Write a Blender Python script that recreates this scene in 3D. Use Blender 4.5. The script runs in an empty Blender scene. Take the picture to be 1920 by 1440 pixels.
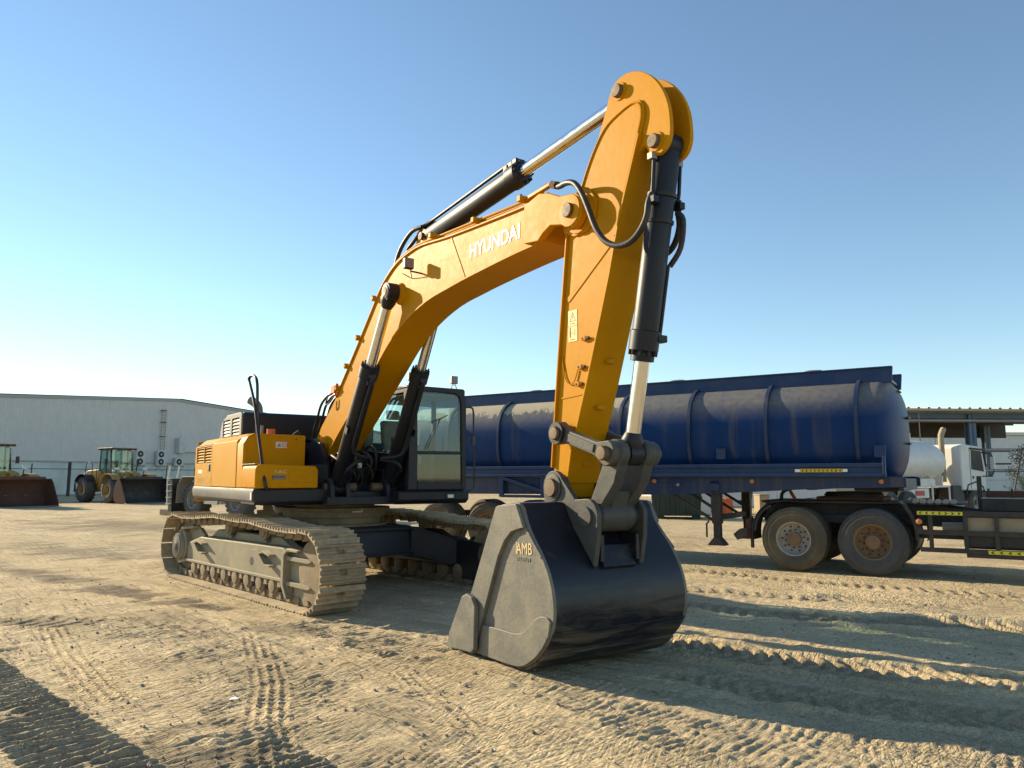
import bpy, bmesh, math, random
import numpy as np
from mathutils import Vector, Matrix
R_ = math.radians
random.seed(7)
scene = bpy.context.scene
COL = scene.collection

# ------------------------------------------------------------------ camera, sky, sun, exposure
cam_d = bpy.data.cameras.new('camera'); cam = bpy.data.objects.new('camera', cam_d); COL.objects.link(cam)
cam_d.sensor_width = 36.0; cam_d.lens = 36.0 * 1442 / 1920
cam_d.clip_start = 0.05; cam_d.clip_end = 3000
cam.location = (0, 0, 1.6)
cam.rotation_euler = (R_(90) + math.atan(175 / 1442), 0, 0)
scene.camera = cam

SUN_TRAVEL, SUN_EL = -33.0, 21.5            # azimuth the light travels towards, elevation
w = bpy.data.worlds.new('World'); scene.world = w; w.use_nodes = True
nt = w.node_tree
sky = nt.nodes.new('ShaderNodeTexSky'); sky.sky_type = 'NISHITA'; sky.sun_disc = False
sky.sun_elevation = R_(SUN_EL)
to_sun_az = SUN_TRAVEL + 180
sky.sun_rotation = R_(90 - to_sun_az)
sky.altitude = 0; sky.air_density = 1.0; sky.dust_density = 0.0; sky.ozone_density = 1.9
bg = nt.nodes['Background']; bg.inputs['Strength'].default_value = 0.096
tint = nt.nodes.new('ShaderNodeMix'); tint.data_type = 'RGBA'; tint.blend_type = 'MULTIPLY'; tint.inputs[0].default_value = 1
tint.inputs[7].default_value = (.945, .985, .955, 1); nt.links.new(sky.outputs[0], tint.inputs[6]); nt.links.new(tint.outputs[2], bg.inputs['Color'])
sun_d = bpy.data.lights.new('sun', 'SUN'); sun_d.energy = 4.4; sun_d.angle = R_(0.6); sun_d.color = (1.0, 0.835, 0.565)
sun = bpy.data.objects.new('sun', sun_d); COL.objects.link(sun)
a = R_(SUN_TRAVEL); e = R_(SUN_EL)
sun.rotation_euler = Vector((math.cos(a) * math.cos(e), math.sin(a) * math.cos(e), -math.sin(e))).to_track_quat('-Z', 'Y').to_euler()
vs = scene.view_settings
vs.view_transform = 'Standard'; vs.look = 'None'; vs.gamma = 1; vs.exposure = 1.05; vs.use_curve_mapping = False

# ------------------------------------------------------------------ materials
def nodes_of(name):
    m = bpy.data.materials.new(name); m.use_nodes = True
    t = m.node_tree; b = t.nodes['Principled BSDF']
    return m, t, b
def N(t, typ, **kw):
    n = t.nodes.new(typ)
    for k, v in kw.items(): setattr(n, k, v)
    return n
def noise(t, scale, detail=4, rough=.55, vec=None, dist=0):
    n = N(t, 'ShaderNodeTexNoise'); n.inputs['Scale'].default_value = scale; n.inputs['Detail'].default_value = detail
    n.inputs['Roughness'].default_value = rough; n.inputs['Distortion'].default_value = dist
    if vec is not None: t.links.new(vec, n.inputs['Vector'])
    return n.outputs['Fac']
def ramp(t, fac, stops):
    n = N(t, 'ShaderNodeValToRGB'); cr = n.color_ramp
    while len(cr.elements) < len(stops): cr.elements.new(.5)
    for el, (p, c) in zip(cr.elements, stops):
        el.position = p; el.color = (c, c, c, 1) if isinstance(c, (int, float)) else (*c, 1)
    t.links.new(fac, n.inputs['Fac']); return n.outputs['Color']
def mixc(t, fac, a, b):
    n = N(t, 'ShaderNodeMix', data_type='RGBA')
    for s, v in ((n.inputs[0], fac), (n.inputs[6], a), (n.inputs[7], b)):
        if isinstance(v, (int, float)): s.default_value = v
        elif isinstance(v, tuple): s.default_value = (*v, 1)
        else: t.links.new(v, s)
    return n.outputs[2]
def mth(t, op, a, b=None):
    n = N(t, 'ShaderNodeMath', operation=op)
    for s, v in zip(n.inputs, (a, b)):
        if v is None: continue
        if isinstance(v, (int, float)): s.default_value = v
        else: t.links.new(v, s)
    return n.outputs[0]
def objco(t, stretch=None):
    c = N(t, 'ShaderNodeTexCoord').outputs['Object']
    if stretch:
        mp = N(t, 'ShaderNodeMapping'); mp.inputs['Scale'].default_value = stretch; t.links.new(c, mp.inputs['Vector']); return mp.outputs[0]
    return c
SAND = (.46, .345, .20)
def paint(name, base, rough=.45, metal=0, dust=.25, dustcol=(.38, .30, .19), scale=1.6, top=.5, bump=.15, coat=0, spec=.5, var=.15, streak=0, wavy=0, grime=0, rnd=0):
    """painted or bare steel with worn tone, dirt blotches, rain streaks, and sand lying on upward faces"""
    m, t, b = nodes_of(name); co = objco(t)
    n1 = noise(t, scale, 6, .62, co, .4); n2 = noise(t, scale * 7, 5, .6, co)
    tone = mixc(t, n2, tuple(c * (1 - var) for c in base), tuple(min(1, c * (1 + var)) for c in base))
    f = ramp(t, n1, [(.42, 0), (.72, 1)])
    f = mth(t, 'MULTIPLY', f, dust)
    if streak:
        s = noise(t, 5, 4, .6, objco(t, (1, 1, .08)))
        s = mth(t, 'MULTIPLY', ramp(t, s, [(.5, 0), (.68, 1)]), streak); f = mth(t, 'MAXIMUM', f, s)
    if top:
        g = N(t, 'ShaderNodeNewGeometry'); sx = N(t, 'ShaderNodeSeparateXYZ'); t.links.new(g.outputs['Normal'], sx.inputs[0])
        u = mth(t, 'MULTIPLY', ramp(t, sx.outputs['Z'], [(.55, 0), (.95, 1)]), ramp(t, n2, [(.25, .35), (.6, 1)]))
        f = mth(t, 'MAXIMUM', f, mth(t, 'MULTIPLY', u, top))
    colo = mixc(t, f, tone, dustcol)
    if rnd:
        oi = N(t, 'ShaderNodeObjectInfo'); colo = mixc(t, mth(t, 'MULTIPLY', oi.outputs['Random'], rnd), colo, tuple(c * .5 for c in base))
    if grime:
        gm = mth(t, 'MULTIPLY', ramp(t, noise(t, 3.1, 7, .68, objco(t, (1, 1, .35)), .6), [(.60, 0), (.74, 1)]), grime)
        sc = ramp(t, noise(t, 30, 3, .6, objco(t, (1, .3, .12)), 1.5), [(.66, 0), (.72, grime * .6)])
        colo = mixc(t, mth(t, 'MAXIMUM', gm, sc), colo, tuple(c * .45 + .004 for c in base))
    t.links.new(colo, b.inputs['Base Color'])
    r = mth(t, 'MULTIPLY_ADD', n2, .22); r.node.inputs[2].default_value = rough - .1
    r2 = mth(t, 'ADD', r, mth(t, 'MULTIPLY', f, .4)); t.links.new(r2, b.inputs['Roughness'])
    b.inputs['Metallic'].default_value = metal; b.inputs['Specular IOR Level'].default_value = spec
    b.inputs['Coat Weight'].default_value = coat; b.inputs['Coat Roughness'].default_value = .15
    if bump:
        bp = N(t, 'ShaderNodeBump'); bp.inputs['Strength'].default_value = bump; bp.inputs['Distance'].default_value = .01
        t.links.new(n2, bp.inputs['Height'])
        if wavy:
            b2 = N(t, 'ShaderNodeBump'); b2.inputs['Strength'].default_value = wavy; b2.inputs['Distance'].default_value = .012
            t.links.new(noise(t, 7, 2, .4, co, .8), b2.inputs['Height']); t.links.new(b2.outputs[0], bp.inputs['Normal'])
        t.links.new(bp.outputs[0], b.inputs['Normal'])
    return m
def glass(name, tint, mixf=.12):
    m, t, b = nodes_of(name); t.nodes.remove(b); out = t.nodes['Material Output']
    tr = N(t, 'ShaderNodeBsdfTransparent'); tr.inputs[0].default_value = (*tint, 1)
    gl = N(t, 'ShaderNodeBsdfGlossy'); gl.inputs['Roughness'].default_value = .03; gl.inputs[0].default_value = (.9, .95, 1, 1)
    fr = N(t, 'ShaderNodeLayerWeight'); fr.inputs[0].default_value = .5
    fac = mth(t, 'ADD', mth(t, 'MULTIPLY', mth(t, 'POWER', fr.outputs['Facing'], 4), .8), mixf)
    mx = N(t, 'ShaderNodeMixShader'); t.links.new(fac, mx.inputs[0]); t.links.new(tr.outputs[0], mx.inputs[1]); t.links.new(gl.outputs[0], mx.inputs[2])
    t.links.new(mx.outputs[0], out.inputs[0]); return m
M = {}
M['yellow'] = paint('yellow_paint', (.535, .232, .0012), .46, dust=.10, dustcol=(.52, .23, .008), scale=1.3, top=.15, bump=.05, coat=0, var=.07, spec=.07, wavy=.12, grime=.35)
M['yellow_worn'] = paint('worn_yellow_paint', (.51, .236, .005), .55, dust=.4, dustcol=(.50, .31, .06), scale=2.2, top=.3, bump=.06, var=.1, spec=.1, grime=.25)
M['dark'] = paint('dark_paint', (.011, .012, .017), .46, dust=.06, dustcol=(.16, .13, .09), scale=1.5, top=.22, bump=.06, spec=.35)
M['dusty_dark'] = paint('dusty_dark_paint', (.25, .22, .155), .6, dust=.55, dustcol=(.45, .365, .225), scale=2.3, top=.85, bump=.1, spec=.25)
M['bucket_side'] = paint('scuffed_sunlit_paint', (.15, .143, .122), .5, dust=.45, dustcol=(.30, .26, .18), scale=4.2, top=.5, bump=.25, spec=.3, grime=.6, var=.3)  # dark bucket paint lightened to look sunlit, plus dust and scuffs
M['link_dark'] = paint('scuffed_link_paint', (.060, .059, .055), .5, dust=.35, dustcol=(.17, .145, .10), scale=4, top=.5, bump=.2, spec=.3, grime=.5, var=.25)
M['bucket_back'] = paint('scuffed_navy_paint', (.010, .011, .016), .40, dust=.22, dustcol=(.13, .105, .075), scale=1.7, top=.2, bump=.06, spec=.35)
# the bucket shell: heel rubbed bare in bands, dried soil smears
def bucket_shell():
    m, t, b = nodes_of('scraped_bucket_shell'); co = objco(t); sep = N(t, 'ShaderNodeSeparateXYZ'); t.links.new(co, sep.inputs[0])
    n1 = noise(t, 2.2, 6, .6, co, .5); n2 = noise(t, 16, 5, .65, co); n3 = noise(t, 9, 5, .65, objco(t, (1, .16, 1)), .6)
    c = mixc(t, n1, (.009, .010, .015), (.015, .015, .020))
    hz = ramp(t, sep.outputs['Z'], [(.15, 1), (.80, 0)])
    wf = mth(t, 'MULTIPLY', hz, ramp(t, n3, [(.44, 0), (.62, 1)]))
    c = mixc(t, mth(t, 'MULTIPLY', wf, .8), c, (.15, .12, .085))
    sm = mth(t, 'MULTIPLY', ramp(t, noise(t, 3.0, 5, .6, objco(t, (1, .7, .7)), 1.2), [(.60, 0), (.70, 1)]), .35)
    c = mixc(t, sm, c, (.085, .070, .055))
    t.links.new(c, b.inputs['Base Color']); b.inputs['Specular IOR Level'].default_value = .4
    t.links.new(mth(t, 'ADD', .30, mth(t, 'ADD', mth(t, 'MULTIPLY', n2, .18), mth(t, 'MULTIPLY', wf, .25))), b.inputs['Roughness'])
    bp = N(t, 'ShaderNodeBump'); bp.inputs['Strength'].default_value = .25; bp.inputs['Distance'].default_value = .008
    t.links.new(mth(t, 'ADD', n2, noise(t, 3, 2, .4, co)), bp.inputs['Height']); t.links.new(bp.outputs[0], b.inputs['Normal']); return m
M['bucket_back'] = bucket_shell()
M['skirt'] = paint('sunlit_skirt_paint', (.085, .082, .076), .5, dust=.4, dustcol=(.20, .18, .14), scale=2.5, top=.2, bump=.1, spec=.2)  # dark paint, sun glare put into its grey base colour
M['silver'] = paint('grey_hood_paint', (.19, .185, .16), .55, dust=.3, dustcol=(.36, .31, .22), scale=2.5, top=.4)
M['chrome'] = paint('chrome_rod', (.78, .76, .72), .14, metal=1, dust=.05, top=0, bump=0, var=.04)
M['pin'] = paint('rusty_pin_steel', (.13, .085, .05), .6, metal=.3, dust=.4, dustcol=(.20, .145, .085), scale=14, top=.2, bump=.3)
M['shoe'] = paint('dusty_track_steel', (.36, .28, .175), .62, metal=.1, dust=.8, dustcol=(.64, .50, .30), scale=11, top=.6, bump=.6, var=.4, rnd=.45)
M['chain'] = paint('dusty_chain_steel', (.20, .15, .095), .75, metal=.1, dust=.6, dustcol=(.42, .31, .17), scale=6, top=.7, bump=.4, var=.25)
M['rubber'] = paint('hose_rubber', (.012, .012, .013), .5, dust=.1, scale=5, top=.3, bump=.1)
M['rail'] = paint('black_rail', (.015, .015, .017), .4, dust=.05, top=.1, bump=0)
M['tyre'] = paint('dusty_tyre', (.060, .060, .060), .8, dust=.6, dustcol=(.17, .155, .13), scale=1.3, top=.45, bump=.3, var=.3)
M['tyre_brown'] = paint('sandy_tyre', (.085, .072, .052), .85, dust=.7, dustcol=(.22, .17, .10), scale=1.3, top=.5, bump=.3, var=.3)
M['rim'] = paint('rusty_grey_rim', (.40, .385, .35), .6, metal=.1, dust=.75, dustcol=(.30, .22, .14), scale=4.5, top=.2, bump=.2)
M['rim_rust'] = paint('rusted_rim', (.22, .15, .09), .75, metal=.2, dust=.8, dustcol=(.30, .15, .06), scale=6, top=.2, bump=.3)
M['rust'] = paint('rust_brown_steel', (.085, .036, .022), .8, dust=.5, dustcol=(.16, .085, .05), scale=3, top=.3, bump=.2)
M['chassis'] = paint('greasy_chassis_steel', (.028, .026, .025), .6, dust=.35, dustcol=(.15, .11, .07), scale=4, top=.4, bump=.2)
M['navy'] = paint('navy_tank_paint', (.0035, .022, .085), .5, dust=.14, dustcol=(.12, .105, .06), scale=.9, top=.25, bump=.06, streak=.4, coat=.1)
M['blue'] = paint('blue_frame_paint', (.005, .034, .115), .5, dust=.18, dustcol=(.16, .14, .10), scale=3, top=.3, bump=.08)
M['white'] = paint('white_paint', (.68, .66, .62), .45, dust=.3, dustcol=(.50, .42, .31), scale=2, top=.3, bump=.05, streak=.25)
M['wall_white'] = paint('whitewashed_wall', (.66, .645, .60), .85, dust=.3, dustcol=(.50, .44, .34), scale=.8, top=.3, bump=.2)
M['clad'] = paint('grey_cladding', (.58, .55, .52), .5, dust=.35, dustcol=(.48, .45, .41), scale=.25, top=0, bump=.03, streak=.3)
M['clad_trim'] = paint('grey_trim', (.34, .34, .33), .5, dust=.2, top=0)
M['lowwall'] = paint('pale_block_wall', (.60, .62, .56), .85, dust=.45, dustcol=(.30, .31, .27), scale=.7, top=0, bump=.2)
M['steel_blue'] = paint('faded_blue_steel', (.075, .125, .20), .55, dust=.2, top=.2)
M['steel_grey'] = paint('galvanised_steel', (.30, .29, .27), .5, metal=.4, dust=.3, top=.2)
M['roof'] = paint('corrugated_roof', (.34, .33, .31), .55, dust=.3, top=.3)
M['lfyellow'] = paint('loader_yellow_paint', (.36, .20, .025), .5, dust=.4, dustcol=(.34, .25, .13), scale=2, top=.4)
M['ac'] = paint('ac_casing', (.55, .54, .50), .55, dust=.4, dustcol=(.40, .36, .29), scale=2, top=.2)
M['orange'] = paint('orange_plastic', (.62, .11, .02), .5, dust=.2, top=.3)
M['lamp_amber'] = paint('amber_lens', (.62, .20, .06), .3, dust=.2, top=0, bump=0)
M['lamp_clear'] = paint('lamp_lens', (.62, .60, .55), .2, dust=.15, top=0, bump=0)
M['lamp_hex'] = paint('led_lamp_face', (.20, .19, .18), .3, dust=.2, top=0, bump=.5)
M['letter'] = paint('white_lettering', (.92, .90, .84), .5, dust=.08, scale=6, top=0, bump=0)
M['gold'] = paint('gold_lettering', (.70, .52, .26), .5, dust=.2, scale=9, top=0, bump=0)
M['faded'] = paint('faded_brown_lettering', (.30, .17, .035), .6, dust=.5, dustcol=(.62, .40, .14), scale=16, top=0, bump=0)
M['sticker'] = paint('pale_sticker', (.66, .62, .54), .5, dust=.3, scale=8, top=0, bump=0)
M['sticker_y'] = paint('yellow_sticker', (.72, .45, .07), .45, dust=.15, scale=8, top=0, bump=0)
M['red'] = paint('red_print', (.5, .05, .035), .5, dust=.1, top=0, bump=0)
M['hivis'] = paint('hi_vis_yellow', (.72, .66, .03), .4, dust=.25, scale=5, top=0, bump=0)
M['amberstrip'] = paint('amber_strip', (.72, .46, .02), .4, dust=.2, scale=5, top=0, bump=0)
M['black'] = paint('flat_black', (.012, .012, .012), .6, dust=.1, top=0, bump=0)
M['wood'] = paint('weathered_wood', (.36, .28, .18), .85, dust=.4, scale=6, top=.3, bump=.4)
M['green'] = paint('dark_green_steel', (.010, .028, .020), .55, dust=.2, dustcol=(.10, .10, .07), top=.3)
M['seat'] = paint('seat_fabric', (.05, .055, .06), .8, dust=.2, top=.2)
M['interior'] = paint('cab_lining', (.30, .31, .30), .7, dust=.2, top=.1)
M['foliage'] = paint('dry_foliage', (.20, .20, .075), .8, dust=.5, dustcol=(.30, .25, .12), scale=5, top=.1)
M['glass'] = glass('cab_glass', (.84, .91, .90), .03)
M['glass_far'] = glass('loader_glass', (.76, .87, .84), .05)
# the tank: a crust of dried mud over the rear crown, with ragged edge
m, t, b = nodes_of('mud_crusted_tank'); M['tank'] = m
co = objco(t); sep = N(t, 'ShaderNodeSeparateXYZ'); t.links.new(co, sep.inputs[0])
n1 = noise(t, 1.1, 6, .6, co, .3); n2 = noise(t, 9, 5, .65, co)
base = mixc(t, n1, (.003, .026, .105), (.005, .040, .150))
st = ramp(t, noise(t, 3.2, 4, .6, objco(t, (1, 1, .05))), [(.54, 0), (.70, 1)])
st = mth(t, 'MULTIPLY', st, ramp(t, noise(t, .5, 2, .5, objco(t, (1, 0, 0))), [(.42, 0), (.62, .75)]))
base = mixc(t, mth(t, 'MULTIPLY', st, .85), base, (.23, .165, .05))
base = mixc(t, mth(t, 'MULTIPLY', ramp(t, n1, [(.5, 0), (.75, 1)]), .14), base, (.08, .08, .07))
edge = mth(t, 'ADD', mth(t, 'MULTIPLY', n2, .55), mth(t, 'MULTIPLY', n1, .5))
hz = mth(t, 'MULTIPLY', mth(t, 'SUBTRACT', sep.outputs['Z'], 2.95), 1.1)
hx = mth(t, 'MULTIPLY', mth(t, 'SUBTRACT', -4.2, sep.outputs['X']), .6)
cr_ = mth(t, 'ADD', mth(t, 'MINIMUM', hz, mth(t, 'MINIMUM', hx, .35)), mth(t, 'SUBTRACT', edge, .56))
cf = ramp(t, cr_, [(.0, 0), (.04, 1)])
gn = N(t, 'ShaderNodeNewGeometry'); gs_ = N(t, 'ShaderNodeSeparateXYZ'); t.links.new(gn.outputs['Normal'], gs_.inputs[0])
tp = mth(t, 'MULTIPLY', ramp(t, gs_.outputs['Z'], [(.10, 0), (.55, 1)]), ramp(t, n2, [(.2, .35), (.6, .75)]))
base = mixc(t, tp, base, (.24, .215, .165))
t.links.new(mixc(t, cf, base, (.42, .37, .27)), b.inputs['Base Color'])
t.links.new(mixc(t, cf, (.48,) * 3, (.9,) * 3), b.inputs['Roughness']); b.inputs['Specular IOR Level'].default_value = .18
bp = N(t, 'ShaderNodeBump'); bp.inputs['Strength'].default_value = .5; bp.inputs['Distance'].default_value = .02
t.links.new(mth(t, 'ADD', mth(t, 'MULTIPLY', cf, .8), mth(t, 'MULTIPLY', n2, mth(t, 'ADD', .04, cf))), bp.inputs['Height']); t.links.new(bp.outputs[0], b.inputs['Normal'])

# ------------------------------------------------------------------ mesh helpers
class MB:
    def __init__(s): s.v = []; s.f = []
    def add(s, vs, fs):
        o = len(s.v); s.v += [tuple(p) for p in vs]; s.f += [tuple(i + o for i in q) for q in fs]; return s
    def box(s, x0, x1, y0, y1, z0, z1, Mx=None):
        vs = [Vector((x, y, z)) for x in (x0, x1) for y in (y0, y1) for z in (z0, z1)]
        if Mx is not None: vs = [Mx @ p for p in vs]
        return s.add(vs, [(0, 1, 3, 2), (4, 6, 7, 5), (0, 4, 5, 1), (2, 3, 7, 6), (0, 2, 6, 4), (1, 5, 7, 3)])
    def prism(s, pts, y0, y1, axis='y'):
        n = len(pts)
        def P(a, b, c): return (a, c, b) if axis == 'y' else ((a, b, c) if axis == 'z' else (c, a, b))
        vs = [P(a, b, y0) for a, b in pts] + [P(a, b, y1) for a, b in pts]
        fs = [tuple(range(n)), tuple(range(2 * n - 1, n - 1, -1))] + [(i, i + n, (i + 1) % n + n, (i + 1) % n) for i in range(n)]
        return s.add(vs, fs)
    def taper(s, pts, y0, y1, pts2):          # prism between two outlines of the same count
        n = len(pts); vs = [(a, y0, b) for a, b in pts] + [(a, y1, b) for a, b in pts2]
        return s.add(vs, [tuple(range(n)), tuple(range(2 * n - 1, n - 1, -1))] + [(i, i + n, (i + 1) % n + n, (i + 1) % n) for i in range(n)])
    def lathe(s, o, d, prof, n=24, cap=True):
        o = Vector(o); d = Vector(d).normalized(); q = d.to_track_quat('Z', 'Y')
        ax, ay = q @ Vector((1, 0, 0)), q @ Vector((0, 1, 0)); vs = []
        for t_, r in prof:
            for k in range(n):
                c = 2 * math.pi * k / n; vs.append(o + d * t_ + (ax * math.cos(c) + ay * math.sin(c)) * r)
        fs = []
        for i in range(len(prof) - 1):
            for k in range(n):
                k2 = (k + 1) % n; fs.append((i * n + k, i * n + k2, (i + 1) * n + k2, (i + 1) * n + k))
        if cap: fs += [tuple(range(n - 1, -1, -1)), tuple((len(prof) - 1) * n + k for k in range(n))]
        return s.add(vs, fs)
    def cyl(s, p0, p1, r, r1=None, n=20):
        p0 = Vector(p0); p1 = Vector(p1); L = (p1 - p0).length
        return s.lathe(p0, p1 - p0, [(0, r), (L, r if r1 is None else r1)], n)
    def tube(s, path, r, n=10, closed=False, smooth=0):
        P = [Vector(p) for p in path]
        if smooth: P = spline(P, smooth)
        m = len(P); vs = []; up = None
        for i, p in enumerate(P):
            d = (P[min(i + 1, m - 1)] - P[max(i - 1, 0)]).normalized()
            if up is None: up = d.orthogonal().normalized()
            up = (up - d * up.dot(d)).normalized(); sd = d.cross(up)
            for k in range(n):
                c = 2 * math.pi * k / n; vs.append(p + (up * math.cos(c) + sd * math.sin(c)) * r)
        fs = [(i * n + k, i * n + (k + 1) % n, (i + 1) * n + (k + 1) % n, (i + 1) * n + k) for i in range(m - 1) for k in range(n)]
        fs += [tuple(range(n - 1, -1, -1)), tuple((m - 1) * n + k for k in range(n))]
        return s.add(vs, fs)
    def bar(s, p0, p1, w_, h_, up=(0, 0, 1)):
        p0 = Vector(p0); p1 = Vector(p1); d = (p1 - p0); L = d.length; d.normalize(); u = Vector(up); u = (u - d * u.dot(d))
        if u.length < 1e-4: u = d.orthogonal()
        u.normalize(); sd = d.cross(u)
        vs = [p0 + d * (L * i) + sd * (w_ * (j - .5)) + u * (h_ * (k - .5)) for i in (0, 1) for j in (0, 1) for k in (0, 1)]
        return s.add(vs, [(0, 1, 3, 2), (4, 6, 7, 5), (0, 4, 5, 1), (2, 3, 7, 6), (0, 2, 6, 4), (1, 5, 7, 3)])
    def build(s, name, mat, parent=None, bevel=0, seg=2, ang=38, Mx=None, flat=False):
        me = bpy.data.meshes.new(name); me.from_pydata([tuple(v) for v in s.v], [], s.f)
        bm = bmesh.new(); bm.from_mesh(me)
        if Mx is not None: bmesh.ops.transform(bm, matrix=Mx, verts=bm.verts)
        bmesh.ops.recalc_face_normals(bm, faces=bm.faces); bm.to_mesh(me); bm.free()
        if not flat:
            me.polygons.foreach_set('use_smooth', [True] * len(me.polygons)); me.set_sharp_from_angle(angle=R_(ang))
        me.materials.append(M[mat] if isinstance(mat, str) else mat)
        o = bpy.data.objects.new(name, me); COL.objects.link(o)
        if parent is not None: o.parent = parent
        if bevel:
            b_ = o.modifiers.new('edge', 'BEVEL'); b_.width = bevel; b_.segments = seg; b_.limit_method = 'ANGLE'; b_.angle_limit = R_(32); b_.harden_normals = not flat
        return o
def spline(P, k):
    out = []; m = len(P)
    for i in range(m - 1):
        a_, b_, c_, d_ = P[max(i - 1, 0)], P[i], P[i + 1], P[min(i + 2, m - 1)]
        for j in range(k):
            u = j / k; out.append(.5 * ((2 * b_) + (c_ - a_) * u + (2 * a_ - 5 * b_ + 4 * c_ - d_) * u * u + (3 * b_ - a_ - 3 * c_ + d_) * u ** 3))
    out.append(P[-1]); return out
def smooth2(pts, k=4, closed=False):
    P = [Vector((a_, b_, 0)) for a_, b_ in pts]
    return [(p.x, p.y) for p in spline(P, k)]
def thing(name, label, cat, loc=(0, 0, 0), rz=0, group=None):
    o = bpy.data.objects.new(name, None); COL.objects.link(o); o.location = loc; o.rotation_euler = (0, 0, R_(rz)); o.empty_display_size = .3
    tag(o, label, cat, group); return o
def tag(o, label=None, cat=None, group=None, kind=None):
    if label: o['label'] = label
    if cat: o['category'] = cat
    if group: o['group'] = group
    if kind: o['kind'] = kind
    return o
def inst(o, parent, Mx):
    c = o.copy(); COL.objects.link(c); c.parent = parent; c.matrix_local = Mx; return c
def copy_tree(o, parent=None):
    c = o.copy(); COL.objects.link(c); c.parent = parent
    for ch in list(o.children): copy_tree(ch, c)
    return c
def text_part(name, s_, mat, parent, origin, ex, ey, size, depth=.004, xs=1.0, bold=0):
    """raised lettering: flat print laid on a face (origin, x direction, up direction)"""
    cu = bpy.data.curves.new(name, 'FONT'); cu.body = s_; cu.size = size; cu.extrude = depth / 2; cu.offset = bold
    tmp = bpy.data.objects.new(name + '_tmp', cu); COL.objects.link(tmp)
    dg = bpy.context.evaluated_depsgraph_get(); me = bpy.data.meshes.new_from_object(tmp.evaluated_get(dg))
    bpy.data.objects.remove(tmp)
    ex = Vector(ex).normalized(); ey = Vector(ey).normalized(); ez = ex.cross(ey)
    for v in me.vertices: v.co = Vector(origin) + ex * (v.co.x * xs) + ey * v.co.y + ez * v.co.z
    me.name = name; me.materials.clear(); me.materials.append(M[mat]); o = bpy.data.objects.new(name, me); COL.objects.link(o); o.parent = parent; return o
def wheel(parent, pos, r, wd, rim, tyremat='tyre', rimmat='rim', out=-1, lugs=0, hub=.35, holes=0, dish=.06, nuts=8):
    """wheel on a lateral axle; out = side (in y) of the visible face; wheel > tyre, hub, nuts"""
    x, y, z = pos; d = (0, -out, 0); o = (x, y, z); h = wd
    m_ = MB().lathe(o, d, [(.012, rim * 1.0), (0, rim * .99), (.004, rim * .93), (.03, rim * .90), (dish, rim * .84), (dish + .01, rim * .60), (dish - .01, rim * hub + .02), (dish - .01, .01)], 40, False)
    m_.lathe(o, d, [(.012, rim), (h, rim)], 40, False)
    rm = m_.build('wheel', rimmat, parent, ang=30)
    g = MB().lathe(o, d, [(dish - .012, rim * hub), (dish - .06 - .02, rim * hub * .96), (dish - .085, rim * hub * .8), (dish - .095, rim * hub * .5), (dish - .10, .005)], 24, False)
    g.build('hub', 'rim_rust', rm, ang=30)
    if nuts:
        k = MB()
        for i in range(nuts):
            c = 2 * math.pi * (i + .3) / nuts; q = Vector((x + math.cos(c) * rim * (hub + .12), y, z + math.sin(c) * rim * (hub + .12)))
            k.cyl(q + Vector(d) * (dish + .01), q + Vector(d) * (dish - .045), rim * .05, n=6)
        k.build('wheel_nuts', 'rust', rm)
    if holes:
        k = MB()
        for i in range(holes):
            c = 2 * math.pi * i / holes; rr = rim * .74; q = Vector((x + math.cos(c) * rr, y, z + math.sin(c) * rr))
            k.lathe(q + Vector(d) * (dish + .007), Vector(d), [(-.004, rim * .075), (.0, rim * .075)], 10)
        k.build('hand_holes', 'black', rm)
    b_ = (r - rim)
    if lugs:
        pr = [(.0, rim * .98), (-.012, rim + .25 * b_), (.0, rim + .6 * b_), (.05 * h, r - .18 * b_), (.14 * h, r - .09 * b_)]
    else:
        pr = [(.006, rim * .98), (-.018, rim + .10 * b_), (-.022, rim + .16 * b_), (-.016, rim + .18 * b_), (-.028, rim + .40 * b_), (-.036, rim + .43 * b_), (-.036, rim + .48 * b_), (-.028, rim + .51 * b_), (-.022, rim + .70 * b_), (-.030, rim + .73 * b_), (-.016, rim + .78 * b_), (.03 * h, r - .10 * b_), (.07 * h, r - .02), (.10 * h, r)]
        for c in (.27, .5):
            pr += [(c * h - .015, r), (c * h - .012, r - .014), (c * h + .012, r - .014), (c * h + .015, r)]
    pr2 = pr + [(h - a_, b2) for a_, b2 in pr[::-1] if a_ < h * .49]
    ty = MB().lathe(o, d, pr2, 56, False)
    if lugs:
        for i in range(lugs):
            for sd in (0, 1):
                c = 2 * math.pi * (i + .5 * sd) / lugs; c2 = c + (.55 if sd else .55) * 2 * math.pi / lugs
                w0, w1 = (.02 * h, .54 * h) if sd == 0 else (.98 * h, .46 * h)
                vs = []
                for cc, ww in ((c, w0), (c2, w1)):
                    for dd in (-.2, .2):
                        ca = cc + dd * 2 * math.pi / lugs
                        for rr in (r - .13 * b_, r if ww in (.54 * h, .46 * h) else r - .02 * b_):
                            vs.append(Vector((x + math.cos(ca) * rr, y, z + math.sin(ca) * rr)) + Vector(d) * ww)
                ty.add(vs, [(0, 1, 3, 2), (4, 6, 7, 5), (0, 4, 5, 1), (2, 3, 7, 6), (0, 2, 6, 4), (1, 5, 7, 3)])
    ty.build('tyre', tyremat, rm, ang=40)
    return rm

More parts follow.
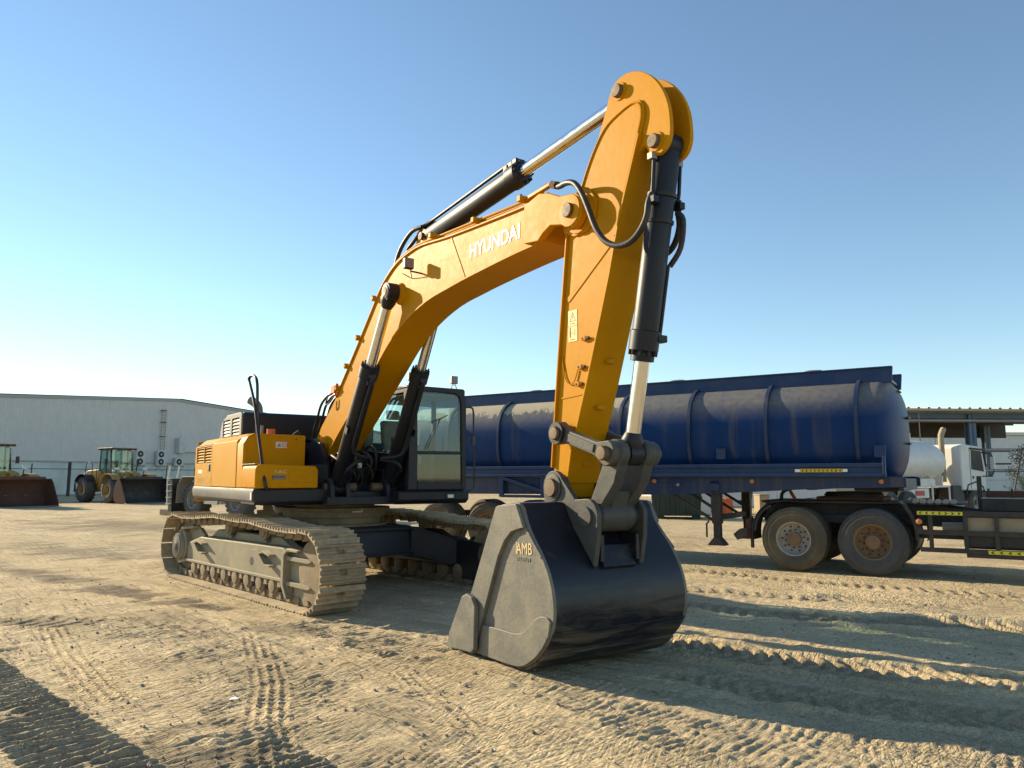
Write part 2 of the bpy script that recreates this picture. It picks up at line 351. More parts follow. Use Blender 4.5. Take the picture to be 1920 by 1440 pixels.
# ------------------------------------------------------------------ ground: one sheet, real ruts and prints
def vnoise(x, y, seed):
    xi = np.floor(x).astype(np.int64); yi = np.floor(y).astype(np.int64); fx = x - xi; fy = y - yi
    fx = fx * fx * (3 - 2 * fx); fy = fy * fy * (3 - 2 * fy)
    def h(i, j):
        n = (i * 374761393 + j * 668265263 + seed * 2147483647) & 0xffffffff
        n = ((n ^ (n >> 13)) * 1274126177) & 0xffffffff; n = n ^ (n >> 16)
        return (n & 0xffff) / 65535.0
    a_ = h(xi, yi); b_ = h(xi + 1, yi); c_ = h(xi, yi + 1); d_ = h(xi + 1, yi + 1)
    return (a_ * (1 - fx) + b_ * fx) * (1 - fy) + (c_ * (1 - fx) + d_ * fx) * fy
def fbm(x, y, f, oct_, seed, gain=.5):
    s = 0; amp = 1; tot = 0
    for k in range(oct_):
        s = s + amp * vnoise(x * f + 17.3 * k, y * f - 9.1 * k, seed + k); tot += amp; amp *= gain; f *= 2.03
    return s / tot
def sstep(a_, b_, x):
    t_ = np.clip((x - a_) / (b_ - a_), 0, 1); return t_ * t_ * (3 - 2 * t_)
def axis_pts(lo, hi, fine_lo, fine_hi, step, grow):
    c = list(np.arange(fine_lo, fine_hi, step)); d = step; p = c[-1]
    while p < hi: d *= grow; p += d; c.append(p)
    d = step; p = c[0]; pre = []
    while p > lo: d *= grow; p -= d; pre.append(p)
    return np.array(pre[::-1] + c)
GX = axis_pts(-600, 600, -5.4, 6.4, .0155, 1.05); GY = axis_pts(-300, 900, 3.5, 10.4, .0155, 1.042)
X, Y = np.meshgrid(GX, GY)
def strip(path, half):
    """distance along (s) and signed distance across (t) of a polyline print"""
    P = np.array(path); best = np.full(X.shape, 1e9); S = np.zeros(X.shape); T = np.zeros(X.shape); acc = 0
    sel = (X > P[:, 0].min() - 2) & (X < P[:, 0].max() + 2) & (Y > P[:, 1].min() - 2) & (Y < P[:, 1].max() + 2)
    xs, ys = X[sel], Y[sel]; bb = best[sel]; ss = S[sel]; tt = T[sel]
    for i in range(len(P) - 1):
        d = P[i + 1] - P[i]; L = math.hypot(*d); d = d / L
        u = (xs - P[i, 0]) * d[0] + (ys - P[i, 1]) * d[1]; uc = np.clip(u, 0, L)
        px = xs - P[i, 0] - d[0] * uc; py = ys - P[i, 1] - d[1] * uc; dist = np.hypot(px, py)
        lat = -(xs - P[i, 0]) * d[1] + (ys - P[i, 1]) * d[0]; k = dist < bb
        bb[k] = dist[k]; ss[k] = acc + uc[k]; tt[k] = np.where(np.abs(lat[k]) < dist[k] * .5, dist[k], lat[k]); acc += L
    best[sel] = bb; S[sel] = ss; T[sel] = tt
    inside = 1 - sstep(half - .03, half + .03, best)
    berm = np.exp(-((best - half - .07) / .06) ** 2)
    return S, T, inside, berm
near = np.exp(-np.maximum(0, np.hypot(X, Y - 7) - 9) / 14)
big = fbm(X, Y, .22, 4, 3) - .5
Z = .05 * big * (.3 + .7 * near)
fine_m = fbm(X, Y, .5, 3, 40)
Z += (fbm(X, Y, 2.2, 4, 11) - .5) * .030 * near * (.5 + fine_m)
Z += (fbm(X, Y, 9, 3, 21) - .5) * .018 * near * (.4 + 1.2 * fine_m)
Z += (fbm(X, Y, 24, 2, 25) - .5) * .009 * near
lum = np.maximum(0, fbm(X, Y, 5.5, 2, 61) - .66) * near; Z += lum * .07
soil_shade = np.zeros(X.shape)
def comb(path, half, pitch, depth, dark, seed, lo=.35, sub=1, skew=0.0, whole=0.0):
    """print of a crawler: cross bars left by the grousers, broken where the sand crumbled"""
    global Z, soil_shade
    S, T, ins, berm = strip(path, half)
    wob = (fbm(X, Y, 3, 2, seed + 5) - .5) * .10
    ph = (S + skew * T + wob) / pitch
    saw = ph - np.floor(ph); bar = np.where(saw < .72, (saw / .72) ** 1.8, (1 - saw) / .28)
    mk = sstep(lo, lo + .18, fbm(X, Y, 1.1, 3, seed)) * ins
    cell = np.floor(ph) * 7.31 + np.floor(T / .16 + 3 * np.sin(np.floor(ph) * 2.7)) * 3.17; rnd = np.abs(np.sin(cell * 12.9898) * 43758.5453) % 1
    Z += depth * (bar - .5) * mk * (.10 + .75 * np.maximum(whole, sstep(.25, .8, rnd * .6 + .7 * fbm(X, Y, 6, 2, seed + 9) - .1))); Z += .015 * berm * mk
    soil_shade = np.maximum(soil_shade, dark * ins * sstep(lo - .1, lo + .2, fbm(X, Y, 1.6, 3, seed + 2)))
def lug(path, half, pitch, depth, seed, lo=.2, bermh=.03, k=.55, chev=True):
    """print of a lugged tyre: slanting bars sunk into the sand, a ridge pushed up on either side"""
    global Z, soil_shade
    S, T, ins, berm = strip(path, half)
    lat = np.abs(T) if chev else T
    ph = (S + k * lat + (fbm(X, Y, 4, 2, seed + 5) - .5) * .08) / pitch
    wv = np.sin(2 * np.pi * ph) + (fbm(X, Y, 12, 2, seed + 8) - .5) * 1.3; bar = sstep(-.3, .45, wv)
    mk = sstep(lo, lo + .2, fbm(X, Y, .8, 2, seed))
    Z += (-depth * .38 + depth * .68 * bar) * ins * mk + bermh * berm * mk * (.4 + 1.2 * fbm(X, Y, 5, 2, seed + 3))
    soil_shade = np.maximum(soil_shade, .35 * ins * mk)
def grooves(path, half, n, depth, seed, lo=.25):
    """print of a ribbed road tyre: lengthwise grooves"""
    global Z
    S, T, ins, berm = strip(path, half)
    wv = np.cos(2 * np.pi * (T / (2 * half)) * n); mk = sstep(lo, lo + .2, fbm(X, Y, 1.3, 2, seed)) * ins
    br = .5 + .5 * np.sin(2 * np.pi * S / .055)
    Z += depth * (sstep(.2, .9, wv) * (.6 + .4 * br) - .3) * mk
comb([(-6.6, 8.75), (-4.9, 7.05), (-3.2, 5.35), (-1.2, 3.4)], .28, .12, .05, .30, 101, .20, skew=.1, whole=.7)  # dark tone holds both compacted soil and painted shade among the ridges
comb([(-3.3, 10.0), (-1.2, 7.65), (.6, 5.65), (2.6, 3.4)], .34, .078, .020, .15, 121, .38)
comb([(-1.9, 5.0), (-.4, 3.4)], .35, .09, .03, .65, 131, .3, whole=.6)
comb([(-4.4, 9.2), (-2.0, 6.2), (.3, 3.3)], .55, .07, .016, .25, 141, .44, skew=.5)
comb([(-1.2, 6.9), (1.8, 4.2)], .5, .075, .018, .12, 151, .44, skew=-.25)
comb([(.3, 6.2), (2.9, 4.6), (4.5, 3.5)], .33, .075, .020, .15, 161, .38)
comb([(-4.9, 5.9), (-3.0, 4.0), (-2.2, 3.3)], .35, .10, .022, .2, 171, .45, skew=.3)
lug([(.9, 10.8), (2.25, 9.87), (2.93, 9.23), (3.78, 8.83), (4.6, 8.65), (5.5, 8.25), (7.5, 7.6)], .27, .20, .042, 201, .08, .03, .5, False)
lug([(1.2, 7.75), (1.75, 7.36), (2.24, 6.98), (2.68, 6.70), (3.25, 6.42), (3.94, 6.18), (5.5, 5.75)], .27, .15, .046, 211, .02, .04, .6)
lug([(1.0, 7.0), (1.9, 6.1), (2.6, 5.6), (3.8, 5.2)], .25, .15, .028, 221, .25, .015, -.6)
lug([(3.2, 13.5), (4.58, 12.3), (5.39, 11.6), (6.88, 10.55), (8.5, 9.6)], .25, .18, .036, 231, .1, .015, .3, False)
lug([(2.4, 11.2), (4.2, 10.3), (6.5, 9.6)], .22, .2, .03, 241, .4, .03, .4)
lug([(-7.5, 9.2), (-5, 8.9), (-3.6, 8.7)], .3, .2, .02, 251, .45, .015, .4)
grooves([(-2.85, 8.7), (-2.6, 8.1), (-2.33, 7.4), (-1.9, 6.28), (-1.62, 5.3), (-1.2, 4.2)], .15, 4, .016, 301, .28)
grooves([(-4.9, 8.5), (-4.45, 7.85), (-3.99, 7.18), (-3.18, 6.12), (-2.6, 5.4)], .16, 4, .016, 311, .25)
grooves([(-3.2, 8.3), (-1.9, 7.7), (-.9, 6.6), (-.3, 5.2)], .15, 4, .010, 321, .4)
# a long pushed-up ridge between the wheel prints on the right
for path, hh, sd in (([(1.7, 7.7), (2.4, 7.55), (2.95, 7.25), (3.5, 6.95), (4.1, 6.68), (6, 6.1)], .055, 401), ([(3.6, 9.35), (4.5, 9.0), (5.4, 8.75), (7, 8.1)], .06, 411), ([(2.2, 8.7), (3.6, 8.0), (5.5, 7.2)], .03, 421)):
    S, T, ins, berm = strip(path, .02)
    Z += hh * .45 * np.exp(-(T / .13) ** 2) * sstep(.25, .5, fbm(X, Y, 1.3, 3, sd)) * (.4 + 1.1 * fbm(X, Y, 7, 3, sd + 1)) * (ins * 0 + 1) * (np.abs(T) < .6) * (S > .01)
# patches of darker, oily soil with rut shade painted in, left of the crawler
for cx, cy, rx, ry, am in ((-8.0, 13.2, 2.2, .5, .8), (-5.4, 11.0, 1.5, .35, .9), (-4.0, 10.0, 1.5, .28, .95), (-2.4, 8.5, 1.3, .35, .45), (-10, 17.5, 4, .9, .6), (-7, 16, 3, .7, .4), (-13, 26, 7, 2, .6), (-3.9, 9.2, 1.2, .3, .4)):
    ca, sa = math.cos(R_(-38)), math.sin(R_(-38)); u = ((X - cx) * ca + (Y - cy) * sa) / rx; v = (-(X - cx) * sa + (Y - cy) * ca) / ry
    soil_shade = np.maximum(soil_shade, am * sstep(1.0, .45, np.hypot(u, v) + (fbm(X, Y, 1.7, 5, 55, .6) - .5) * 2.4))
soil_shade = np.clip(soil_shade * (.55 + .9 * fbm(X, Y, 4, 4, 77)), 0, 1)
# level under the crawler, the bucket and the truck wheels
for cx, cy, rr in ((-3.9, 11.0, 2.6), (-2.0, 13.2, 2.6), (.6, 7.3, .9), (5.4, 13.2, 1.4)):
    d = np.hypot(X - cx, Y - cy); Z = Z * (.35 + .65 * sstep(rr * .6, rr * 1.15, d)) - .006 * (1 - sstep(rr * .6, rr * 1.15, d))
Z -= np.percentile(Z[(np.abs(X) < 5) & (Y > 4) & (Y < 11)], 55)
ny, nx = X.shape
me = bpy.data.meshes.new('ground')
co = np.stack([X, Y, Z], -1).reshape(-1, 3).astype(np.float32)
me.vertices.add(nx * ny); me.vertices.foreach_set('co', co.ravel())
idx = np.arange(nx * ny).reshape(ny, nx)
q = np.stack([idx[:-1, :-1], idx[:-1, 1:], idx[1:, 1:], idx[1:, :-1]], -1).reshape(-1, 4)
nf = len(q); me.loops.add(nf * 4); me.polygons.add(nf)
me.loops.foreach_set('vertex_index', q.ravel().astype(np.int32)); me.polygons.foreach_set('loop_start', np.arange(0, nf * 4, 4, dtype=np.int32))
me.polygons.foreach_set('use_smooth', np.ones(nf, bool)); me.update(calc_edges=True)
at = me.attributes.new('soil_shade', 'FLOAT', 'POINT'); at.data.foreach_set('value', soil_shade.ravel().astype(np.float32))
m, t, b = nodes_of('packed_sand'); me.materials.append(m)
c_ = N(t, 'ShaderNodeTexCoord').outputs['Object']
n1 = noise(t, .35, 6, .6, c_, .3); n2 = noise(t, 2.6, 6, .62, c_, .2); n3 = noise(t, 38, 5, .7, c_); n4 = noise(t, 160, 3, .6, c_)
colr = ramp(t, n1, [(.30, (.55, .440, .275)), (.52, (.72, .580, .362)), (.72, (.82, .665, .420))])
colr = mixc(t, ramp(t, n2, [(.35, 0), (.75, .55)]), colr, (.53, .41, .235))
colr = mixc(t, mth(t, 'MULTIPLY', ramp(t, n3, [(.35, 1), (.58, 0)]), .7), colr, (.255, .195, .115))
colr = mixc(t, mth(t, 'MULTIPLY', ramp(t, n4, [(.55, 0), (.7, 1)]), .35), colr, (.82, .67, .42))
n5 = noise(t, 90, 3, .7, c_); colr = mixc(t, mth(t, 'MULTIPLY', ramp(t, n5, [(.30, 1), (.44, 0)]), .55), colr, (.20, .155, .095))
n6 = noise(t, .9, 5, .65, N(t, 'ShaderNodeTexCoord').outputs['Object'], .6); colr = mixc(t, ramp(t, n6, [(.48, 0), (.70, .45)]), colr, (.36, .285, .175))
mpz = N(t, 'ShaderNodeMapping'); mpz.vector_type = 'TEXTURE'; mpz.inputs['Rotation'].default_value = (0, 0, R_(56)); mpz.inputs['Scale'].default_value = (.8, 6.5, 1); t.links.new(c_, mpz.inputs['Vector'])
colr = mixc(t, ramp(t, noise(t, 1.0, 5, .65, mpz.outputs[0], .4), [(.50, 0), (.68, .55)]), colr, (.30, .235, .14))  # darker colour streaks stand for light and shade along far ruts
vn = N(t, 'ShaderNodeTexVoronoi'); vn.inputs['Scale'].default_value = 13; t.links.new(c_, vn.inputs['Vector'])
colr = mixc(t, mth(t, 'MULTIPLY', ramp(t, vn.outputs['Distance'], [(.05, 1), (.13, 0)]), ramp(t, n2, [(.5, 0), (.62, .7)])), colr, (.18, .15, .115))
an = N(t, 'ShaderNodeAttribute', attribute_name='soil_shade')
colr = mixc(t, mth(t, 'MULTIPLY', an.outputs['Fac'], ramp(t, n3, [(.2, .65), (.6, 1)])), colr, (.098, .080, .058))
t.links.new(colr, b.inputs['Base Color']); b.inputs['Roughness'].default_value = .92; b.inputs['Specular IOR Level'].default_value = .15
hgt = mth(t, 'ADD', mth(t, 'MULTIPLY', n3, .015), mth(t, 'ADD', mth(t, 'MULTIPLY', n4, .0055), mth(t, 'ADD', mth(t, 'MULTIPLY', n2, .045), mth(t, 'MULTIPLY', noise(t, 1.0, 4, .6, c_, .5), .09))))
for rz_, sx_, sy_, am_, sd_ in ((-43, 26, 3.2, .020, 3.1), (-20, 30, 4.0, .016, 7.7), (-62, 34, 4.5, .014, 12.4), (-43, 70, 9, .007, 21.0), (54, 4.5, .45, .075, 31.0), (40, 9, .8, .035, 37.0)):
    mp = N(t, 'ShaderNodeMapping'); mp.vector_type = 'TEXTURE'; mp.inputs['Rotation'].default_value = (0, 0, R_(rz_)); mp.inputs['Location'].default_value = (sd_, -sd_, 0); mp.inputs['Scale'].default_value = (1 / sx_, 1 / sy_, 1)
    t.links.new(c_, mp.inputs['Vector']); ln = noise(t, 1.0, 3, .55, mp.outputs[0], .35)
    mk_ = ramp(t, noise(t, .55 if sx_ < 60 else .9, 3, .6, objco(t, (1, 1 + sd_ * .01, 1)), .4), [(.44 if sd_ < 20 else .3, 0), (.58, 1)])
    ln = mth(t, 'MULTIPLY', mth(t, 'MULTIPLY', ramp(t, ln, [(.36, 0), (.54, 1)]), mk_), am_)
    hgt = mth(t, 'ADD', hgt, ln)
bp = N(t, 'ShaderNodeBump'); bp.inputs['Strength'].default_value = .8; bp.inputs['Distance'].default_value = 1.0
t.links.new(hgt, bp.inputs['Height']); t.links.new(bp.outputs[0], b.inputs['Normal'])
ground = bpy.data.objects.new('ground', me); COL.objects.link(ground); tag(ground, 'sandy yard ground with crawler and tyre prints', 'ground', kind='structure')
def gz(x, y):
    i = int(np.clip(np.searchsorted(GX, x), 0, nx - 1)); j = int(np.clip(np.searchsorted(GY, y), 0, ny - 1)); return float(Z[j, i])
# loose stones lying on the sand
pb = MB()
for k in range(2600):
    yy = 3.4 + 11 * random.random() ** 1.5; xx = random.uniform(-.75, .75) * yy
    s = random.choice((.004, .006, .006, .009, .009, .014)) * random.uniform(.7, 1.6); z0 = gz(xx, yy) + s * .25
    vs = [(xx + random.uniform(.7, 1.3) * s * dx, yy + random.uniform(.7, 1.3) * s * dy, z0 + s * dz * .8) for dx, dy, dz in ((1, 0, 0), (0, 1, .1), (-1, 0, .1), (0, -1, 0), (.1, 0, 1), (0, 0, -.8))]
    pb.add(vs, [(0, 1, 4), (1, 2, 4), (2, 3, 4), (3, 0, 4), (1, 0, 5), (2, 1, 5), (3, 2, 5), (0, 3, 5)])
M['pebble'] = paint('pebble', (.30, .25, .18), .9, dust=.6, dustcol=(.16, .13, .10), scale=2.5, top=.15, bump=.2)
tag(pb.build('loose_stones', 'pebble', flat=True), 'small loose stones scattered over the sand', 'stones', kind='stuff')

# ------------------------------------------------------------------ excavator (x forward, y left, z up, origin under the slew ring)
ex = thing('excavator', 'large yellow crawler excavator with its black bucket resting on the sand', 'excavator', (-2.75, 12.1, 0), -56)
TR = Matrix.Rotation(R_(8), 4, 'Z')            # the crawlers point 8 degrees further left than the upper works

# --- crawlers
def loop_path():
    P = []
    for k in range(13):                              # front idler, from the top forward and down
        c = R_(90 - 180 * k / 12 + (0)); P.append((2.20 + .475 * math.cos(c), .475 + .455 * math.sin(c)))
    for x in np.linspace(1.8, -1.9, 10): P.append((x, .02))
    for k in range(13):
        c = R_(-90 - 180 * k / 12); P.append((-2.27 + .49 * math.cos(c), .51 + .475 * math.sin(c)))
    P += [(-1.9, .955), (-1.4, .965), (-.95, .995), (-.57, 1.015), (-.2, 1.0), (.2, .985), (.62, .99), (1.0, .955), (1.45, .925), (1.85, .92)]
    P.append(P[0]); return P
LP = loop_path()
seg = [math.dist(LP[i], LP[i + 1]) for i in range(len(LP) - 1)]; TOT = sum(seg)
def on_loop(s):
    s %= TOT
    for i, L in enumerate(seg):
        if s <= L: break
        s -= L
    (x0, z0), (x1, z1) = LP[i], LP[i + 1]; u = s / L if L else 0
    return x0 + (x1 - x0) * u, z0 + (z1 - z0) * u
NS = 49; PITCH = TOT / NS
def shoe_mesh(parent):
    """triple-grouser shoe: its local +z is the outer (ground) side"""
    h = PITCH * .475; g = [(-h, 0), (-h, .012), (-h + .015, .016), (-h + .03, .056), (-h + .043, .056), (-h + .055, .016), (-.016, .016), (-.008, .048), (.008, .048), (.016, .016), (h - .055, .016), (h - .045, .048), (h - .03, .048), (h - .018, .014), (h, .004), (h, -.006)]
    m_ = MB().prism(g, -.30, -.055).prism(g, .055, .30)
    m_.prism([p for p in g if p[0] < -.03] + [(-.05, -.002)], -.055, .055).prism([(.012, 0), (.012, .016)] + [p for p in g if p[0] > .03], -.055, .055)
    return m_.build('track_shoe', 'shoe', parent, ang=25)
def link_mesh(parent):
    h = PITCH * .5; m_ = MB()
    for s in (-1, 1):
        y = .085 * s
        m_.prism([(-h * 1.1, -.02), (h * 1.0, -.02), (h * 1.15, -.05), (h * .8, -.10), (-h * .8, -.115), (-h * 1.15, -.07)], y - .022, y + .022)
    m_.cyl((0 - h * .9, -.13, -.06), (0 - h * .9, .13, -.06), .032, n=8)
    m_.box(-.05, .05, -.1, .1, -.03, -.002)
    return m_.build('chain_link', 'chain', parent, ang=25)
proto_shoe = proto_link = None
for side in (-1, 1):
    yc = 1.37 * side; out = side
    o_ = (lambda y: yc + out * y)                    # y measured outward from the crawler's centre line
    def ob(m_, x0, x1, a_, b_, z0, z1): return m_.box(x0, x1, min(o_(a_), o_(b_)), max(o_(a_), o_(b_)), z0, z1)
    def op(m_, pts, a_, b_): return m_.prism(pts, min(o_(a_), o_(b_)), max(o_(a_), o_(b_)))
    # side frame of the crawler
    fr = MB()
    op(fr, [(-2.05, .27), (1.45, .27), (1.45, .66), (1.36, .70), (-1.50, .68), (-2.02, .56)], -.16, .13)
    op(fr, [(-1.45, .68), (1.30, .69), (1.0, .80), (-1.2, .80)], -.16, -.02)
    FM = 'dusty_dark' if side < 0 else 'dark'  # sun and shade put into the colour: pale near frame, dark far one
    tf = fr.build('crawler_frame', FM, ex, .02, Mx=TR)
    tag(tf, 'near crawler frame, dusty, coloured pale for sun' if side < 0 else 'far crawler frame, coloured dark for shade')
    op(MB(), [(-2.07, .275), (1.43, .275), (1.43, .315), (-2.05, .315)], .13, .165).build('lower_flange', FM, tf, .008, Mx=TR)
    op(MB(), [(-2.36, .24), (-2.30, .22), (-2.02, .26), (-2.02, .30), (-2.29, .275), (-2.325, .63), (-2.22, .76), (-1.72, .80), (-1.70, .84), (-2.24, .80), (-2.37, .66)], .04, .17).build('sprocket_guard', FM, tf, .006, Mx=TR)
    op(MB(), [(-2.30, .26), (-2.02, .29), (-1.5, .69), (-1.72, .80), (-2.22, .76), (-2.3, .62)], .0, .055).build('guard_web', FM, tf, .004, Mx=TR)
    # final drive, sprocket
    fd = MB().lathe((-2.30, o_(-.12), .50), (0, out, 0), [(0, .33), (.16, .33), (.165, .27), (.26, .26), (.27, .22), (.31, .215), (.33, .20), (.335, .02)], 32)
    fd.build('final_drive', FM, tf, Mx=TR)
    MB().lathe((-2.30, o_(.20), .50), (0, out, 0), [(.0, .20), (.02, .19), (.028, .06), (.034, .05), (.036, .01)], 28).build('drive_cover', 'skirt', tf, Mx=TR)
    sp = MB().lathe((-2.28, o_(-.05), .51), (0, out, 0), [(0, .40), (.1, .40)], 32)
    for k in range(20):
        c = 2 * math.pi * k / 20; sp.bar((-2.28 + .38 * math.cos(c), o_(.0), .51 + .38 * math.sin(c)), (-2.28 + .44 * math.cos(c), o_(.0), .51 + .44 * math.sin(c)), .07, .05, (0, 1, 0))
    sp.build('sprocket', 'chain', tf, Mx=TR)
    # idler and its guard box at the front
    MB().lathe((2.20, o_(-.14), .475), (0, out, 0), [(0, .20), (.01, .37), (.06, .39), (.08, .42), (.20, .42), (.22, .39), (.27, .37), (.28, .20)], 36).build('idler_wheel', 'chain', tf, Mx=TR)
    gb = MB()
    op(gb, [(1.47, .16), (1.62, .11), (2.26, .085), (2.19, .62), (2.12, .665), (1.56, .665), (1.47, .60)], -.14, .10)
    g_ = gb.build('idler_guard', FM, tf, .02, Mx=TR)
    op(MB(), [(1.47, .25), (1.60, .10), (1.66, .09), (1.54, .26), (1.54, .62), (1.62, .675), (1.9, .675), (1.9, .70), (1.60, .71), (1.47, .64)], .09, .20).build('guard_rib', FM, g_, .006, Mx=TR)
    for z_ in (.56, .25):
        op(MB(), [(1.54, z_), (2.12, z_ - .005), (2.20, z_ + .02), (2.12, z_ + .05), (1.54, z_ + .05)], .10, .165).build('guard_step', FM, g_, .006, Mx=TR)
    op(MB(), [(1.75, .665), (2.1, .65), (2.1, .69), (1.75, .705)], .02, .10).build('stop_plate', FM, g_, .004, Mx=TR)
    # diamond steps cut from plate
    for xs_ in (-1.35, 1.0):
        dm = MB()
        op(dm, [(xs_ - .20, .60), (xs_ - .06, .64), (xs_ + .16, .60), (xs_ + .16, .575), (xs_ - .05, .61), (xs_ - .18, .58)], .13, .22)
        op(dm, [(xs_ - .20, .595), (xs_ - .17, .60), (xs_ + .02, .47), (xs_ + .17, .465), (xs_ + .17, .44), (xs_ + .01, .44)], .13, .22)
        dm.build('step', FM, tf, .004, Mx=TR)
    MB().lathe((.43, o_(.124), .46), (0, out, 0), [(0, .055), (.009, .055)], 20).build('slot_hole_disc', 'black', tf, Mx=TR)  # flat black disc stands for the dark inside a slot hole
    op(MB(), [(.55, .635), (.72, .63), (.82, .605), (.72, .60)], .13, .20).build('port_shade', FM, tf, .003, Mx=TR)
    # carrier rollers, track rollers
    for x_ in (-.57, .62):
        c_r = MB().lathe((x_, o_(-.16), .86), (0, out, 0), [(0, .10), (.05, .105), (.06, .085), (.16, .085), (.17, .115), (.22, .115), (.23, .08), (.25, .07), (.25, .01)], 24)
        c_r.box(x_ - .08, x_ + .08, min(o_(-.12), o_(-.02)), max(o_(-.12), o_(-.02)), .66, .84)
        c_r.build('carrier_roller', 'chain', tf, Mx=TR)
    for k in range(9):
        x_ = -1.68 + k * .40
        MB().lathe((x_, o_(-.15), .20), (0, out, 0), [(0, .10), (.02, .13), (.09, .13), (.1, .10), (.2, .10), (.21, .13), (.27, .13), (.285, .09), (.305, .085), (.31, .02)], 24).build('track_roller', 'chain', tf, Mx=TR)
        if k < 8: op(MB(), [(x_ + .15, .20), (x_ + .26, .20), (x_ + .24, .235), (x_ + .25, .28), (x_ + .16, .28), (x_ + .17, .235)], .11, .15).build('roller_bolt_pad', FM, tf, .004, Mx=TR)
    # shoes and chain
    if proto_shoe is None: proto_shoe = shoe_mesh(tf); proto_link = link_mesh(tf); first = True
    for k in range(NS):
        s0 = k * PITCH; (x0, z0), (x1, z1) = on_loop(s0 - PITCH * .5), on_loop(s0 + PITCH * .5)
        xm, zm = on_loop(s0); d = Vector((x1 - x0, 0, z1 - z0)).normalized(); nrm = Vector((-d.z, 0, d.x))
        jig = random.uniform(-.006, .006)
        Mx = Matrix.Identity(4); ax = Vector((0, 1, 0))
        for i, vv in enumerate((d, nrm.cross(d), nrm)):
            for j in range(3): Mx[j][i] = vv[j]
        Mx.translation = Vector((xm, yc + jig, zm + .0))
        for pr in (proto_shoe, proto_link):
            if k == 0 and side < 0: pr.matrix_local = TR @ Mx
            else: inst(pr, tf, TR @ Mx)

# --- lower car body and slew ring
cb = MB()
cb.prism([(-1.05, .45), (1.05, .45), (1.0, .88), (-1.0, .88)], -.75, .75)
cbo = cb.build('car_body', 'dark', ex, .02, Mx=TR)
for sx in (-1, 1):
    for sy in (-1, 1):
        lg = MB()
        o1 = [(sx * .55, .42), (sx * 1.05, .42), (sx * 1.05, .86), (sx * .55, .90)]; o2 = [(sx * 1.05, .30), (sx * 1.5, .30), (sx * 1.5, .66), (sx * 1.05, .66)]
        lg.taper(o1, sy * .70, sy * 1.24, o2)
        lg.build('car_body_leg', 'dark', cbo, .012, Mx=TR)
    for zz, hw in ((.845, .80), (.475, .80)):
        fl = MB(); pts = [(-1.22, -.17), (-.72, 0), (.72, 0), (1.22, -.17)]
        for (ya, za), (yb, zb) in zip(pts[:-1], pts[1:]): fl.bar((sx * (1.07 + (.35 if abs(ya) > 1 else 0)), ya, zz + za), (sx * (1.07 + (.35 if abs(yb) > 1 else 0)), yb, zz + zb), .10, .035)
        fl.build('flange', 'dark', cbo, .006, Mx=TR)
MB().lathe((0, 0, .86), (0, 0, 1), [(0, .80), (.05, .80), (.055, .70), (.15, .70), (.155, .78), (.24, .78), (.245, .84), (.29, .84), (.295, .6), (.36, .6)], 64).build('slew_ring', 'chain', ex)
MB().box(.805, .835, -.06, .10, 1.09, 1.15).build('warning_plate', 'sticker', ex, .002)

# --- upper frame
uf = MB()
uf.box(-2.55, 1.08, -1.46, 1.44, 1.225, 1.40)
uf.box(.8, 1.30, -.62, .62, 1.215, 1.33)
ufo = uf.build('upper_frame', 'dark', ex, .012)
MB().prism([(-1.565, 1.45), (-1.585, 1.40), (-1.575, 1.29), (-1.54, 1.245), (-1.47, 1.24), (-1.47, 1.45)], -2.56, 1.10, 'x').build('side_skirt', 'skirt', ufo, .008)
MB().prism([(.44, 1.44), (1.135, 1.44), (1.135, 1.27), (1.09, 1.23), (.44, 1.23)], -1.555, -.55).build('front_skirt', 'dark', ufo, .015)
MB().box(1.02, 1.09, -1.589, -1.586, 1.30, 1.40).build('skirt_sticker', 'sticker', ufo)
# counterweight
cw = []
for k in range(13):
    c = R_(-90 + 15 * k); cw.append((-2.62 - .78 * math.cos(c) ** .8 if abs(math.cos(c)) > 1e-6 else -2.62, 1.50 * math.sin(c)))
pts = [(-2.58, 1.53)] + [(x_, y_) for x_, y_ in cw[::-1]] + [(-2.58, -1.53)]
MB().prism(pts, 1.19, 2.21, 'z').build('counterweight', 'yellow_worn', ex, .06, 3)
# right-hand service panels: two doors with the louvre grille, fuel tank, tool box
body = MB(); body.prism([(-1.50, 1.44), (1.46, 1.44), (1.46, 2.12), (1.36, 2.20), (-1.36, 2.20), (-1.50, 2.10)], -2.57, -1.05, 'x')
bo = body.build('engine_bay', 'dark', ex, .01)
def door(name, x0, x1, mat, parent):
    return MB().prism([(-1.56, 1.455), (-1.50, 1.455), (-1.50, 2.08), (-1.34, 2.20), (-1.34, 2.235), (-1.39, 2.235), (-1.555, 2.13), (-1.562, 2.05)], x0, x1, 'x').build(name, mat, parent, .012, 2)
gd = MB()
sec = lambda z0, z1: [(-1.558, z0), (-1.50, z0), (-1.50, z1), (-1.558, z1)]
gd.prism(sec(1.455, 1.83), -2.55, -1.32, 'x')
gd.prism(sec(1.83, 2.10), -2.55, -2.44, 'x').prism(sec(1.83, 2.10), -1.93, -1.89, 'x').prism(sec(1.83, 2.10), -1.40, -1.32, 'x')
gd.prism([(-1.558, 2.10), (-1.50, 2.10), (-1.36, 2.20), (-1.36, 2.235), (-1.39, 2.235)], -2.55, -1.32, 'x')
gdo = gd.build('grille_door', 'yellow_worn', ex, .006)
